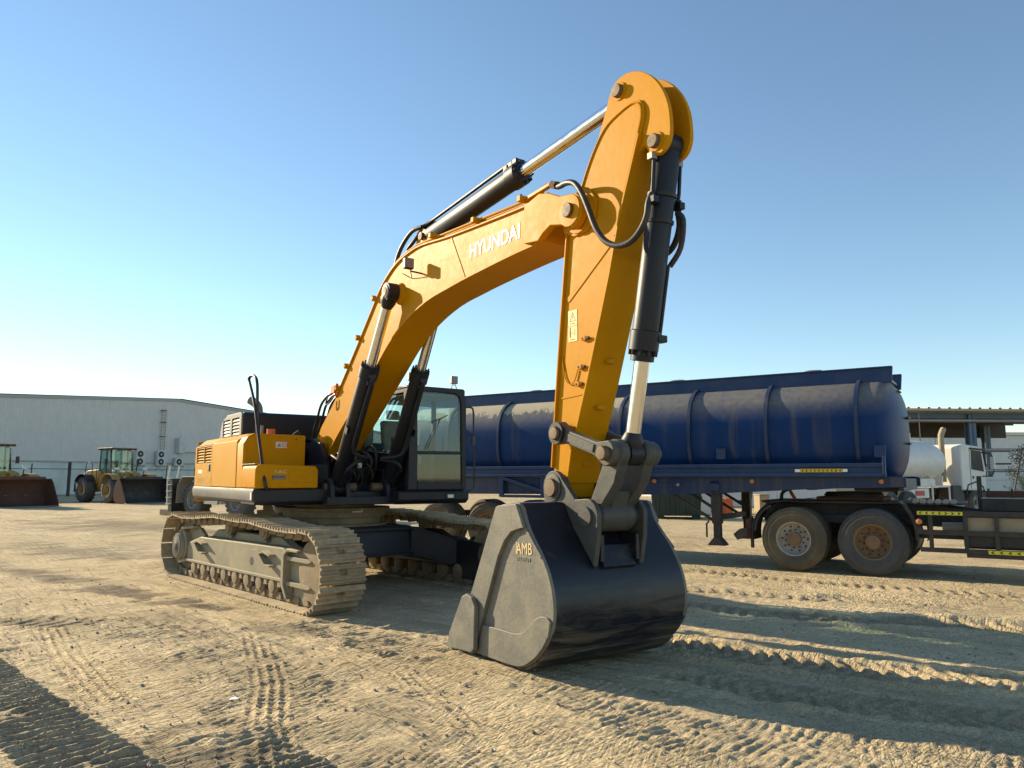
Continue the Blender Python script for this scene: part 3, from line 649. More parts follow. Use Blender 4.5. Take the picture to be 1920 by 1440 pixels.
for x0, x1 in ((-2.44, -1.93), (-1.89, -1.40)):
    for k in range(6):
        z0 = 1.845 + k * .046
        MB().prism([(-1.552, z0), (-1.545, z0), (-1.505, z0 + .034), (-1.512, z0 + .036)], x0, x1, 'x').build('louvre', 'yellow_worn', gdo)
    MB().prism([(-1.506, 1.83), (-1.502, 1.83), (-1.502, 2.11), (-1.506, 2.11)], x0 - .01, x1 + .01, 'x').build('grille_back', 'black', gdo)
    for k in range(2):
        MB().prism([(-1.545 + k * .07, 2.122 + k * .045), (-1.52 + k * .07, 2.138 + k * .045), (-1.515 + k * .07, 2.132 + k * .045), (-1.54 + k * .07, 2.116 + k * .045)], x0, x1, 'x').build('top_slot', 'black', gdo)
MB().box(-1.55, -1.44, -1.572, -1.558, 1.70, 1.81).build('door_latch', 'black', gdo, .006)
MB().box(-1.52, -1.46, -1.576, -1.57, 1.72, 1.79).build('latch_plate', 'silver', gdo)
text_part('model_number', '500LC-7', 'faded', gdo, (-2.47, -1.5595, 1.49), (1, 0, 0), (0, 0, 1), .17, .003, 1.9)
MB().box(-2.30, -1.98, -1.5605, -1.5585, 1.665, 1.725).build('faded_decal', 'sticker', gdo)
d2 = door('side_door', -1.31, .14, 'yellow_worn', ex)
ft = MB().prism([(-1.555, 1.45), (-.66, 1.45), (-.66, 2.21), (-1.40, 2.225), (-1.49, 2.18), (-1.555, 2.07)], .15, .46, 'x').build('fuel_tank', 'yellow', ex, .018, 3)
MB().box(.461, .465, -1.10, -.94, 2.02, 2.11).build('warning_sticker', 'sticker', ft)
sg = MB().lathe((.4652, -.975, 2.065), (1, 0, 0), [(0, .030), (.0015, .030)], 24); sg.build('prohibition_sign', 'red', ft)
MB().lathe((.467, -.975, 2.065), (1, 0, 0), [(0, .022), (.001, .022)], 20).build('sign_ground', 'sticker', ft)
MB().prism([(-1.075, 2.04), (-1.02, 2.04), (-1.048, 2.09)], .4655, .4668, 'x').build('warning_triangle', 'faded', ft)
for y_ in (-1.35, -.80): MB().cyl((.455, y_, 2.15), (.468, y_, 2.15), .012, n=10).build('panel_bolt', 'rust', ft)
MB().cyl((.28, -1.12, 2.20), (.28, -1.12, 2.30), .06, n=18).build('filler_cap', 'orange', ft)
MB().cyl((.1, -1.2, 2.20), (.1, -1.2, 2.36), .022, n=12).build('vent_pipe', 'silver', ft)
MB().cyl((.3, -.78, 2.20), (.3, -.70, 2.26), .045, n=14).build('tank_cap', 'dark', ft)
tb = MB().prism([(-1.565, 1.452), (-.70, 1.452), (-.70, 1.70), (-.735, 1.755), (-1.50, 1.775), (-1.55, 1.75), (-1.565, 1.70)], .47, 1.145, 'x').build('tool_box', 'yellow', ex, .022, 3)
MB().box(1.145, 1.155, -1.10, -.76, 1.535, 1.69).build('box_lid', 'yellow', tb, .008)
MB().box(1.146, 1.152, -1.34, -1.16, 1.575, 1.63).build('vent_slot', 'black', tb, .002)
for k in range(3): MB().box(1.150, 1.158, -1.335, -1.165, 1.578 + k * .02, 1.586 + k * .02).build('slot_bar', 'steel_grey', tb)
text_part('small_lettering', 'TAC', 'gold', tb, (1.147, -1.32, 1.655), (0, 1, 0), (0, 0, 1), .06, .002, 1.5)
MB().box(1.156, 1.162, -.98, -.88, 1.60, 1.635).build('lid_handle', 'yellow', tb, .003)
MB().box(.46, 1.06, -1.555, -1.47, 1.776, 1.785).build('tread_plate', 'steel_grey', tb, .002)
# engine hood with the dusty grey grille end, exhaust, lids
hd = MB().prism([(-2.38, 2.20), (-.97, 2.20), (-.97, 2.60), (-1.03, 2.645), (-1.9, 2.645), (-2.25, 2.56), (-2.38, 2.38)], -1.18, 1.05).build('engine_hood', 'dark', ex, .03, 3)
he = MB()
rect = lambda x0, x1, z0, z1: [(x0, z0), (x1, z0), (x1, z1), (x0, z1)]
he.prism(rect(-2.34, -1.0, 2.21, 2.27), -1.215, -1.182)
he.prism([(-2.34, 2.27), (-2.16, 2.27), (-2.16, 2.55), (-2.24, 2.535), (-2.34, 2.37)], -1.215, -1.182).prism(rect(-1.71, -1.58, 2.27, 2.56), -1.215, -1.182).prism(rect(-1.13, -1.0, 2.27, 2.56), -1.215, -1.182)
he.prism([(-2.20, 2.555), (-1.0, 2.56), (-1.0, 2.60), (-1.05, 2.64), (-1.9, 2.64)], -1.215, -1.182)
heo = he.build('hood_end_panel', 'silver', hd, .008)
for x0, x1 in ((-2.16, -1.71), (-1.58, -1.13)):
    for k in range(5): MB().prism([(-1.208, 2.285 + k * .055), (-1.200, 2.28 + k * .055), (-1.185, 2.315 + k * .055), (-1.192, 2.32 + k * .055)], x0, x1, 'x').build('hood_louvre', 'chassis', heo)
    MB().box(x0, x1, -1.1825, -1.1805, 2.27, 2.56).build('hood_grille_back', 'black', heo)
MB().box(-.972, -.968, -.005, .005, 2.24, 2.6).build('hood_seam', 'black', hd)
MB().tube([(-1.35, -.85, 2.6), (-1.35, -.86, 2.74), (-1.38, -.90, 2.82), (-1.45, -.97, 2.88)], .072, 16, smooth=4).build('exhaust_pipe', 'silver', hd)
MB().box(-1.8, -.6, -1.1, -.6, 2.19, 2.235).build('deck_cover', 'dark', ex, .01)
# grab rail
MB().tube([(1.14, -1.40, 1.42), (1.18, -1.44, 1.52), (1.06, -1.45, 1.72), (1.0, -1.45, 1.86), (.80, -1.45, 2.2), (.58, -1.45, 2.6), (.32, -1.45, 2.9), (.22, -1.45, 3.02), (.32, -1.445, 3.06), (.48, -1.44, 3.03), (.58, -1.43, 2.92), (.60, -1.42, 2.55), (.58, -1.41, 2.21)], .022, 10, smooth=4).build('grab_rail', 'rail', ex)

# --- boom mount, swing centre clutter
bf = MB()
for y_ in (-.36, .28):
    bf.prism([(-.75, 1.38), (.65, 1.38), (.45, 1.85), (.22, 2.12), (-.1, 2.2), (-.45, 1.95)], y_, y_ + .08)
bfo = bf.build('boom_mount', 'dark', ex, .01)
for y_ in (-.47, .37):
    ft_ = MB()
    for dy in (-.115, .115): ft_.prism([(.82, 1.30), (1.30, 1.30), (1.26, 1.50), (1.17, 1.58), (1.03, 1.58), (.94, 1.48)], y_ + .05 + dy - .03, y_ + .05 + dy + .03)
    ft_.build('cylinder_foot', 'dark', ex, .008)
MB().lathe((1.09, -.58, 1.46), (0, -1, 0), [(-.45, .06), (0, .06), (.02, .055)], 20).build('foot_pin', 'pin', ex)
MB().lathe((1.09, .58, 1.46), (0, -1, 0), [(0, .06), (.45, .06), (.47, .055)], 20).build('foot_pin', 'pin', ex)
cl = MB()
cl.box(-.9, -.3, -.62, -.40, 1.4, 2.05).box(-.2, .75, -.62, -.40, 1.4, 1.78).box(.45, .75, -.25, .25, 1.38, 1.75).box(-1.0, -.5, -.3, .4, 1.4, 2.1)
cl.box(-.9, .9, .38, .5, 1.36, 1.72)
clo = cl.build('valve_block', 'dark', ex, .015)
for k in range(9):
    y0 = -.3 + .075 * k; h0 = random.uniform(1.55, 1.95)
    MB().tube([(.72, y0, 1.5), (.92, y0 + random.uniform(-.05, .05), h0), (.55, y0 + random.uniform(-.05, .05), h0 + .16), (.2, y0 * .6, 1.75)], .022, 8, smooth=4).build('hydraulic_hose', 'rubber', clo)
MB().box(.93, .935, -.03, .03, 1.74, 1.81).build('hang_tag', 'sticker', clo)

# --- boom
low = smooth2([(5.80, 3.86), (5.22, 3.85), (4.43, 3.815), (3.93, 3.78), (3.42, 3.73), (2.87, 3.59), (2.38, 3.37), (1.95, 3.09), (1.45, 2.76), (.99, 2.46), (.58, 2.20), (.34, 2.02), (.22, 1.86), (.05, 1.80), (-.14, 1.87), (-.27, 2.03), (-.29, 2.2)], 3)
top = smooth2([(-.29, 2.23), (-.14, 2.36), (.51, 2.81), (.73, 2.99), (1.23, 3.42), (1.71, 3.85), (2.06, 4.16), (2.34, 4.32), (2.60, 4.41), (2.90, 4.455), (3.26, 4.465), (3.97, 4.39), (5.15, 4.31), (5.78, 4.28)], 3)
bmm = MB(); bmm.prism(low + top, -.22, .22)
boom = bmm.build('boom', 'yellow', ex, .006)
# cover strips welded proud of the side plates along upper and lower edge
def ribbon(pts, y0, y1, th, off=0):
    m_ = MB(); n = len(pts); up = []
    for i, (x_, z_) in enumerate(pts):
        a_ = pts[max(i - 1, 0)]; b_ = pts[min(i + 1, n - 1)]; dx, dz = b_[0] - a_[0], b_[1] - a_[1]; L = math.hypot(dx, dz); up.append((-dz / L, dx / L))
    vs = []
    for (x_, z_), (nx_, nz_) in zip(pts, up):
        for y_ in (y0, y1):
            vs.append((x_ + nx_ * off, y_, z_ + nz_ * off)); vs.append((x_ + nx_ * (off + th), y_, z_ + nz_ * (off + th)))
    fs = []
    for i in range(n - 1):
        o = i * 4; p = o + 4
        fs += [(o, o + 2, p + 2, p), (o + 1, p + 1, p + 3, o + 3), (o, p, p + 1, o + 1), (o + 2, o + 3, p + 3, p + 2)]
    fs += [(0, 1, 3, 2), ((n - 1) * 4, (n - 1) * 4 + 2, (n - 1) * 4 + 3, (n - 1) * 4 + 1)]
    return m_.add(vs, fs)
ribbon(low[:-9], -.245, .245, .022, -.004).build('bottom_plate', 'yellow', boom, .004)
ribbon(top[6:], -.245, .245, .022, -.014).build('top_plate', 'yellow', boom, .004)
for sy in (-1, 1):
    def sy_(a_, b_): return (min(sy * a_, sy * b_), max(sy * a_, sy * b_))
    # nose plate carrying the arm pin
    np_ = [(5.55, 3.875), (5.78, 3.845), (5.86, 3.90), (5.98, 3.945), (6.16, 3.90)] + [(6.28 + .17 * math.cos(R_(c)), 4.0 + .17 * math.sin(R_(c))) for c in range(-80, 61, 20)] + [(6.12, 4.19), (5.95, 4.275), (5.80, 4.315), (5.62, 4.28), (5.55, 4.29)]
    MB().prism(np_, *sy_(.205, .285)).build('nose_plate', 'yellow', boom, .012)
    MB().lathe((6.28, sy * .285, 4.0), (0, sy, 0), [(0, .15), (.012, .145), (.014, .10)], 28).build('nose_boss', 'yellow', boom)
    MB().lathe((6.28, sy * .29, 4.0), (0, sy, 0), [(0, .068), (.035, .068), (.042, .062), (.043, .02)], 24).build('arm_pin', 'pin', boom)
    for (xa, za), (xb, zb) in (((3.98, 4.38), (4.30, 3.83)), ((5.555, 4.28), (5.545, 3.88))):
        MB().bar((xa, sy * .222, za), (xb, sy * .222, zb), .010, .016, (1, 0, 0)).build('weld_seam', 'yellow', boom)
    # boss for the lift cylinder
    MB().lathe((2.66, 0, 3.965), (0, sy, 0), [(.20, .15), (.235, .14), (.26, .115), (.30, .11)], 28).build('cylinder_boss', 'yellow', boom)
    MB().lathe((2.66, 0, 3.965), (0, sy, 0), [(.28, .065), (.445, .065), (.455, .055)], 22).build('cylinder_pin', 'pin', boom)
    MB().lathe((2.66, 0, 3.965), (0, sy, 0), [(.425, .095), (.44, .10), (.447, .09), (.449, .05)], 24).build('pin_cap', 'silver', boom)
text_part('lettering', 'HYUNDAI', 'letter', boom, (4.40, -.2225, 4.015), (1, 0, -.02), (.0, 0, 1), .225, .004, .99, .003)
# boom foot cross tube
MB().lathe((-.03, -.30, 2.02), (0, 1, 0), [(0, .19), (.06, .21), (.54, .21), (.60, .19)], 28).build('foot_tube', 'yellow', boom)
# facet plate flaring to the foot
# pipes along the boom, clamps, hose bundle near the foot
def along(k): return top[k]
for j, (dy, dz) in enumerate(((-.20, .045), (-.13, .05), (.13, .05), (.20, .045))):
    pth = [(x_ - .02, dy, z_ + dz) for x_, z_ in top[7:-8:2]] + [(5.3, dy, 4.37), (5.75, dy, 4.36)]
    MB().tube(pth, .017, 8).build('boom_pipe', 'yellow' if j < 3 else 'rubber', boom)
for (x_, z_, an_) in ((.95, 3.20, 42), (1.36, 3.56, 42), (.62, 2.90, 40), (1.9, 4.03, 42), (3.55, 4.47, -5), (4.55, 4.38, -4), (5.45, 4.345, -3)):
    Mx = Matrix.Translation((x_, 0, z_)) @ Matrix.Rotation(R_(-an_), 4, 'Y')
    MB().box(-.03, .03, -.285, -.09, .0, .06, Mx).build('pipe_clamp', 'yellow', boom, .006)
    MB().box(-.03, .03, .09, .26, .0, .06, Mx).build('pipe_clamp', 'yellow', boom, .006)
    mb_ = MB()
    for yy in (-.25, -.165, -.11): mb_.cyl(Mx @ Vector((0, yy, .05)), Mx @ Vector((0, yy, .078)), .010, n=6)
    mb_.build('clamp_bolt', 'rust', boom)
for k in range(7):
    y0 = -.26 + k * .08
    MB().tube([(.40, y0, 2.86), (.22, y0, 2.84), (.02, y0 - .02, 2.72), (-.2, y0, 2.50), (-.38, y0, 2.25), (-.4, y0, 2.0)], .021, 8, smooth=4).build('foot_hose', 'rubber', boom)
    MB().tube([(.62, y0, 2.98), (.5, y0, 2.92), (.38, y0, 2.86)], .024, 8).build('hose_fitting', 'rust' if k % 2 else 'orange', boom)
    MB().box(.42, .56, y0 - .025, y0 + .025, 2.86, 2.98).build('pipe_flange', 'orange', boom, .006)
MB().tube([(.50, -.27, 2.80), (.42, -.30, 2.72), (.30, -.31, 2.70), (.34, -.30, 2.82)], .012, 8, smooth=4).build('cable_loop', 'rubber', boom)
# work lamp on its bracket, wire
MB().bar((3.26, -.22, 4.10), (3.22, -.36, 4.12), .04, .012).build('lamp_bracket', 'rust', boom, .002)
wl = MB().box(3.155, 3.23, -.44, -.315, 4.15, 4.285).build('work_lamp', 'dark', boom, .012)
MB().box(3.229, 3.236, -.43, -.325, 4.16, 4.275).build('lamp_lens', 'lamp_hex', wl, .004)
MB().tube([(3.20, -.36, 4.15), (3.0, -.235, 4.10), (2.85, -.23, 4.16), (2.72, -.228, 4.22)], .006, 6, smooth=4).build('lamp_wire', 'rubber', boom)

# --- hydraulic cylinders
def ram(name, p0, p1, tube_len, r, rr, parent=ex, eye=.12, ew=.07, bolts=True):
    p0 = Vector(p0); p1 = Vector(p1); d = (p1 - p0).normalized(); L = (p1 - p0).length
    o = MB().lathe(p0, d, [(.02, r * .75), (.06, r), (tube_len - .20, r), (tube_len - .19, r * 1.13), (tube_len - .03, r * 1.13), (tube_len - .02, r * 1.0), (tube_len, r * .8)], 28).build(name, 'dark', parent)
    MB().cyl(p0 + d * (tube_len - .02), p0 + d * (L - eye * .7), rr, n=24).build('piston_rod', 'chrome', o)
    MB().cyl(p0 - Vector((0, ew, 0)), p0 + Vector((0, ew, 0)), eye, n=24).build('base_eye', 'dark', o)
    MB().cyl(p1 - Vector((0, ew, 0)), p1 + Vector((0, ew, 0)), eye, n=24).build('rod_eye', 'dark', o, .006)
    MB().lathe(p0 + d * (L - eye * 1.8), d, [(0, rr * 1.02), (eye * .7, rr * 1.5), (eye * 1.5, eye * .8)], 20).build('rod_neck', 'dark', o)
    if bolts:
        q = d.to_track_quat('Z', 'Y'); mb_ = MB()
        for k in range(10):
            c = 2 * math.pi * k / 10; off = q @ Vector((math.cos(c), math.sin(c), 0)) * r * .98
            mb_.cyl(p0 + d * (tube_len - .03) + off, p0 + d * (tube_len + .015) + off, .014, n=6)
        mb_.build('gland_bolts', 'dark', o)
    return o, p0, d, L
for sy in (-1, 1):
    o, p0, d, L = ram('lift_cylinder', (1.09, sy * .40, 1.46), (2.66, sy * .36, 3.965), 1.92, .115, .068, ew=.075)
    side = Vector((0, -sy, 0)); fw = d.cross(Vector((0, 1, 0))).normalized()
    fw = fw if fw.x > 0 else -fw
    MB().tube([p0 + d * 1.80 + fw * .14, p0 + d * 1.72 + fw * .165, p0 + d * 1.3 + fw * .145, p0 + d * .75 + fw * .15, p0 + d * .62 + fw * .17 + side * .1, p0 + d * .55 + fw * .10 + side * .28], .028, 9, smooth=4).build('cylinder_pipe', 'dark', o)
    MB().tube([p0 + d * .25 + fw * .12, p0 + d * .42 + fw * .20, p0 + d * .52 + fw * .17 + side * .10, p0 + d * .50 + fw * .05 + side * .28], .028, 9, smooth=4).build('cylinder_pipe', 'dark', o)
    for kk in (1.70, 1.80): MB().box(-.045, .045, -.05, .05, -.03, .03, Matrix.Translation(p0 + d * kk + fw * .12)).build('port_block', 'dark', o, .006)
    MB().bar(p0 + d * .95 - fw * .0 + Vector((0, sy * .112, 0)), p0 + d * .95 + fw * .1 + Vector((0, sy * .118, 0)), .02, .1).build('pipe_strap', 'dark', o)
o, p0, d, L = ram('arm_cylinder', (3.02, 0, 4.66), (6.80, 0, 4.955), 2.12, .118, .066, eye=.10)
mb_ = MB()
for dy in (-.10, .07): mb_.prism([(2.70, 4.43), (3.34, 4.45), (3.16, 4.70), (3.02, 4.77), (2.90, 4.70)], dy, dy + .03)
mb_.build('arm_cylinder_bracket', 'yellow', boom, .006)
MB().cyl((3.02, -.14, 4.66), (3.02, .14, 4.66), .05, n=18).build('bracket_pin', 'pin', boom)
upv = Vector((-d.z, 0, d.x))
MB().tube([p0 + d * 2.0 + upv * .15 + Vector((0, -.03, 0)), p0 + d * 1.9 + upv * .17 + Vector((0, -.03, 0)), p0 + d * .25 + upv * .16 + Vector((0, -.05, 0)), p0 + d * .0 + upv * .13 + Vector((0, -.10, 0))], .022, 9, smooth=3).build('cylinder_pipe', 'dark', o)
MB().tube([p0 + d * .0 + upv * .13 + Vector((0, -.10, 0)), (2.82, -.14, 4.78), (2.62, -.15, 4.70), (2.48, -.17, 4.56), (2.40, -.18, 4.40)], .028, 10, smooth=4).build('arm_cylinder_hose', 'rubber', o)
MB().tube([p0 + d * .32 + upv * .12 + Vector((0, .03, 0)), (3.0, -.05, 4.80), (2.86, -.12, 4.66), (2.70, -.15, 4.56)], .026, 10, smooth=4).build('arm_cylinder_hose', 'rubber', o)
for kk, sz in ((1.86, .035), (1.96, .035), (2.04, .035), (.02, .05)): MB().box(-sz, sz, -.06, .06, -.03, .05, Matrix.Translation(p0 + d * kk + upv * .12)).build('port_block', 'dark', o, .006)

# --- arm
arm_o = [(6.45, 4.52), (6.29, 4.28), (6.17, 4.05), (6.10, 3.85), (6.075, 3.65), (6.04, 3.37), (5.99, 2.97), (5.94, 2.54), (5.89, 2.10), (5.845, 1.69), (5.83, 1.50), (5.87, 1.41), (5.95, 1.385), (6.03, 1.42), (6.06, 1.55), (6.13, 1.87), (6.21, 2.05), (6.35, 2.42), (6.57, 3.04), (6.67, 3.33), (6.81, 3.80), (7.07, 4.46), (7.12, 4.60), (7.115, 4.70), (7.07, 4.765), (6.98, 4.79), (6.86, 4.77), (6.74, 4.735), (6.62, 4.70)]
arm = MB().prism(arm_o, -.155, .155).build('arm', 'yellow', ex, .008)
ribbon(arm_o[14:22], -.185, .185, .020, -.016).build('front_plate', 'yellow', arm, .004)
ribbon([p for p in arm_o[3:10]], -.185, .185, .020, -.016).build('rear_plate', 'yellow', arm, .004)
horn = smooth2([(6.40, 4.42), (6.52, 4.66), (6.62, 4.86), (6.68, 4.99), (6.76, 5.07), (6.90, 5.085), (7.06, 5.03), (7.20, 4.92), (7.31, 4.77), (7.375, 4.61), (7.395, 4.46), (7.39, 4.34), (7.34, 4.25), (7.25, 4.215), (7.17, 4.24)], 3) + smooth2([(7.10, 4.35), (7.0, 4.3), (6.8, 4.25), (6.6, 4.2)], 1)
for sy in (-1, 1):
    a_, b_ = sorted((sy * .095, sy * .135))
    MB().prism(horn, a_, b_).build('horn_plate', 'yellow', arm, .006)
    for px, pz in ((6.805, 4.955), (7.235, 4.335)):
        MB().lathe((px, sy * .13, pz), (0, sy, 0), [(0, .060), (.05, .060), (.058, .054), (.06, .02)], 24).build('horn_pin', 'pin', arm)
        MB().lathe((px, sy * .134, pz), (0, sy, 0), [(0, .082), (.012, .08), (.013, .06)], 24).build('pin_collar', 'yellow', arm)
    # raised edging around the upper side panel
    ed = smooth2([(6.14, 3.88), (6.30, 4.24), (6.46, 4.50), (6.62, 4.67), (6.78, 4.735), (6.98, 4.765), (7.07, 4.72), (7.09, 4.62), (7.04, 4.46), (6.79, 3.82)], 3)
    MB().tube([(x_, sy * .158, z_) for x_, z_ in ed], .010, 6).build('weld_bead', 'yellow', arm)
    MB().bar((6.08, sy * .157, 3.22), (6.74, sy * .157, 3.66), .010, .05, (1, 0, -1)).build('stiffener_line', 'yellow', arm, .003)
    MB().bar((5.94, sy * .157, 2.32), (6.31, sy * .157, 2.34), .008, .015).build('weld_seam', 'yellow', arm)
    MB().lathe((6.28, sy * .15, 4.0), (0, sy, 0), [(0, .20), (.045, .19), (.05, .10)], 32).build('arm_boss', 'yellow', arm)
    MB().prism([(6.0, 4.02), (6.06, 3.86), (6.2, 3.80), (6.38, 3.80), (6.50, 3.9), (6.52, 4.06), (6.44, 4.17), (6.34, 4.22), (6.2, 4.2)], *sorted((sy * .155, sy * .178))).build('boss_plate', 'yellow', arm, .006)
# stickers with their print
st = MB().box(6.08, 6.21, -.1585, -.1565, 2.83, 3.12).build('warning_sticker', 'sticker_y', arm)
MB().box(6.081, 6.209, -.1600, -.1592, 2.972, 2.976).build('sticker_line', 'black', st)
tr_ = MB()
for (xa, za), (xb, zb) in (((6.105, 3.02), (6.185, 3.02)), ((6.185, 3.02), (6.145, 3.10)), ((6.145, 3.10), (6.105, 3.02))): tr_.bar((xa, -.1592, za), (xb, -.1592, zb), .006, .0012, (0, 1, 0))
tr_.bar((6.145, -.1592, 3.035), (6.145, -.1592, 3.07), .006, .0012, (0, 1, 0)).box(6.11, 6.18, -.1598, -.1586, 2.992, 2.999)
tr_.build('warning_triangle', 'black', st)
pi = MB().box(6.098, 6.118, -.1598, -.1586, 2.87, 2.945).lathe((6.108, -.1586, 2.957), (0, -1, 0), [(0, .010), (.0012, .010)], 12).box(6.128, 6.158, -.1598, -.1586, 2.905, 2.911).box(6.172, 6.178, -.1598, -.1586, 2.88, 2.94).box(6.10, 6.18, -.1598, -.1586, 2.845, 2.852)
pi.build('keep_clear_figure', 'black', st)
for px, pz in ((6.33, 2.83), (6.27, 2.58), (6.235, 2.43)):
    a_ = MB().box(px - .035, px + .02, -.185, -.155, pz - .02, pz + .02).build('hose_lug', 'yellow', arm, .004)
    MB().cyl((px + .02, -.172, pz), (px + .06, -.172, pz - .004), .015, n=8).build('lug_bolt', 'rust', a_)
    MB().cyl((px - .02, -.180, pz), (px - .02, -.19, pz), .010, n=8).build('lug_bolt', 'black', a_)
for px, pz in ((6.44, 2.62), (6.30, 2.22), (6.08, 1.72)):
    MB().box(px - .01, px + .045, -.03, .05, pz - .02, pz + .02).build('front_lug', 'yellow', arm, .004)
MB().tube([(5.99, -.16, 2.72), (6.03, -.165, 2.52), (6.10, -.168, 2.44), (6.17, -.168, 2.46), (6.22, -.165, 2.56)], .006, 6, smooth=4).build('grease_line', 'yellow', arm)
# hoses from boom nose round to the bucket cylinder
for sy in (-1, 1):
    hp = [(5.78, .22, 4.38), (5.95, .25, 4.36), (6.10, .27, 4.29), (6.25, .30, 4.27), (6.38, .31, 4.22), (6.48, .31, 4.10), (6.56, .30, 3.93), (6.64, .29, 3.74), (6.74, .27, 3.60), (6.87, .25, 3.53), (7.00, .23, 3.53), (7.10, .21, 3.60), (7.16, .19, 3.71), (7.165, .17, 3.83), (7.19, .15, 3.91)]
    MB().tube([(x_, sy * y_, z_) for x_, y_, z_ in hp], .027, 12, smooth=4).build('arm_hose', 'rubber', arm)
    MB().cyl((5.98, sy * .255, 4.35), (6.07, sy * .268, 4.31), .042, n=6).build('hose_nut', 'rust', arm)
    MB().bar((5.55, sy * .22, 4.36), (5.98, sy * .255, 4.36), .05, .035).build('hose_block', 'yellow', arm, .006)
    MB().tube([(7.18, sy * .14, 3.84), (7.20, sy * .15, 3.95), (7.22, sy * .15, 4.18), (7.20, sy * .14, 4.24)], .016, 8).build('cylinder_feed_pipe', 'dark', arm)
    MB().box(7.15, 7.24, sy * .15 - .03, sy * .15 + .03, 3.82, 3.88).build('pipe_block', 'dark', arm, .006)
    MB().box(7.17, 7.23, sy * .15 - .03, sy * .15 + .03, 4.19, 4.25).build('pipe_block', 'steel_grey', arm, .006)
# bucket cylinder
o, p0, d, L = ram('bucket_cylinder', (7.235, 0, 4.335), (6.715, 0, 1.80), 1.74, .112, .066, eye=.10, ew=.075)
for kk in (.40, .62): MB().lathe(p0 + d * kk, d, [(0, .125), (.03, .125)], 24).build('pipe_band', 'dark', o)
MB().lathe(p0 + d * 1.74, d, [(-.02, .10), (.06, .10), (.065, .075)], 24).build('rod_gland', 'dark', o)
MB().tube([p0 + d * .55 + Vector((.06, .13, 0)), p0 + d * .62 + Vector((.12, .16, 0)), p0 + d * .85 + Vector((.12, .17, 0)), p0 + d * 1.0 + Vector((.06, .13, 0))], .024, 9, smooth=4).build('cylinder_pipe', 'rubber', o)
MB().tube([p0 + d * 1.0 + Vector((.08, .09, 0)), p0 + d * 1.62 + Vector((.08, .09, 0))], .018, 8).build('cylinder_pipe', 'dark', o)
MB().box(-.04, .04, -.05, .05, -.03, .03, Matrix.Translation(p0 + d * 1.62 + Vector((.09, .09, 0)))).build('port_block', 'dark', o, .006)

# --- bucket linkage
for sy in (-1, 1):
    A, B = Vector((6.055, 0, 1.995)), Vector((6.70, 0, 1.80)); a_, b_ = sorted((sy * .19, sy * .27))
    dv = (B - A).normalized(); nv = Vector((-dv.z, 0, dv.x)); out_ = []
    for c in range(90, 271, 20): out_.append(A + dv * (.105 * math.cos(R_(c))) + nv * (.105 * math.sin(R_(c))))
    out_ += [A + dv * .13 - nv * .06, B - dv * .14 - nv * .06]
    for c in range(-90, 91, 20): out_.append(B + dv * (.11 * math.cos(R_(c))) + nv * (.11 * math.sin(R_(c))))
    out_ += [B - dv * .14 + nv * .06, A + dv * .13 + nv * .06]
    lk = MB().prism([(p.x, p.z) for p in out_], a_, b_).build('side_link', 'link_dark', ex, .012)
    MB().bar(A + dv * .16 + Vector((0, sy * .275, 0)), B - dv * .15 + Vector((0, sy * .275, 0)), .012, .07, nv).build('link_rib', 'link_dark', lk, .003)
    MB().lathe(A + Vector((0, sy * .15, 0)), (0, sy, 0), [(0, .08), (.12, .08), (.125, .10), (.15, .10)], 24).build('link_bush', 'dark', lk)
    for q_ in (A, B): MB().lathe(q_ + Vector((0, sy * .26, 0)), (0, sy, 0), [(0, .062), (.055, .062), (.066, .054), (.068, .02)], 22).build('link_pin', 'pin', lk)
MB().lathe((6.055, -.16, 1.995), (0, 1, 0), [(0, .09), (.32, .09)], 24).build('link_tube', 'yellow', arm)
rk = MB()
for sy in (-1, 1):
    a_, b_ = sorted((sy * .09, sy * .20)); rk.lathe((6.71, a_, 1.80), (0, 1, 0), [(0, .10), (.02, .12), (b_ - a_ - .02, .12), (b_ - a_, .10)], 28)
    rk.taper([(6.62, 1.78), (6.80, 1.76), (6.72, 1.55), (6.50, 1.30), (6.36, 1.30), (6.50, 1.55)], *((-.20, -.09) if sy < 0 else (.09, .20)), [(6.62, 1.78), (6.80, 1.76), (6.72, 1.55), (6.50, 1.30), (6.36, 1.30), (6.50, 1.55)])
rk.prism([(6.46, 1.45), (6.62, 1.48), (6.55, 1.34), (6.50, 1.22), (6.38, 1.22)], -.088, .088)
rk.lathe((6.44, -.195, 1.27), (0, 1, 0), [(0, .12), (.02, .135), (.37, .135), (.39, .12)], 28)
rko = rk.build('rocker_link', 'link_dark', ex, .008)

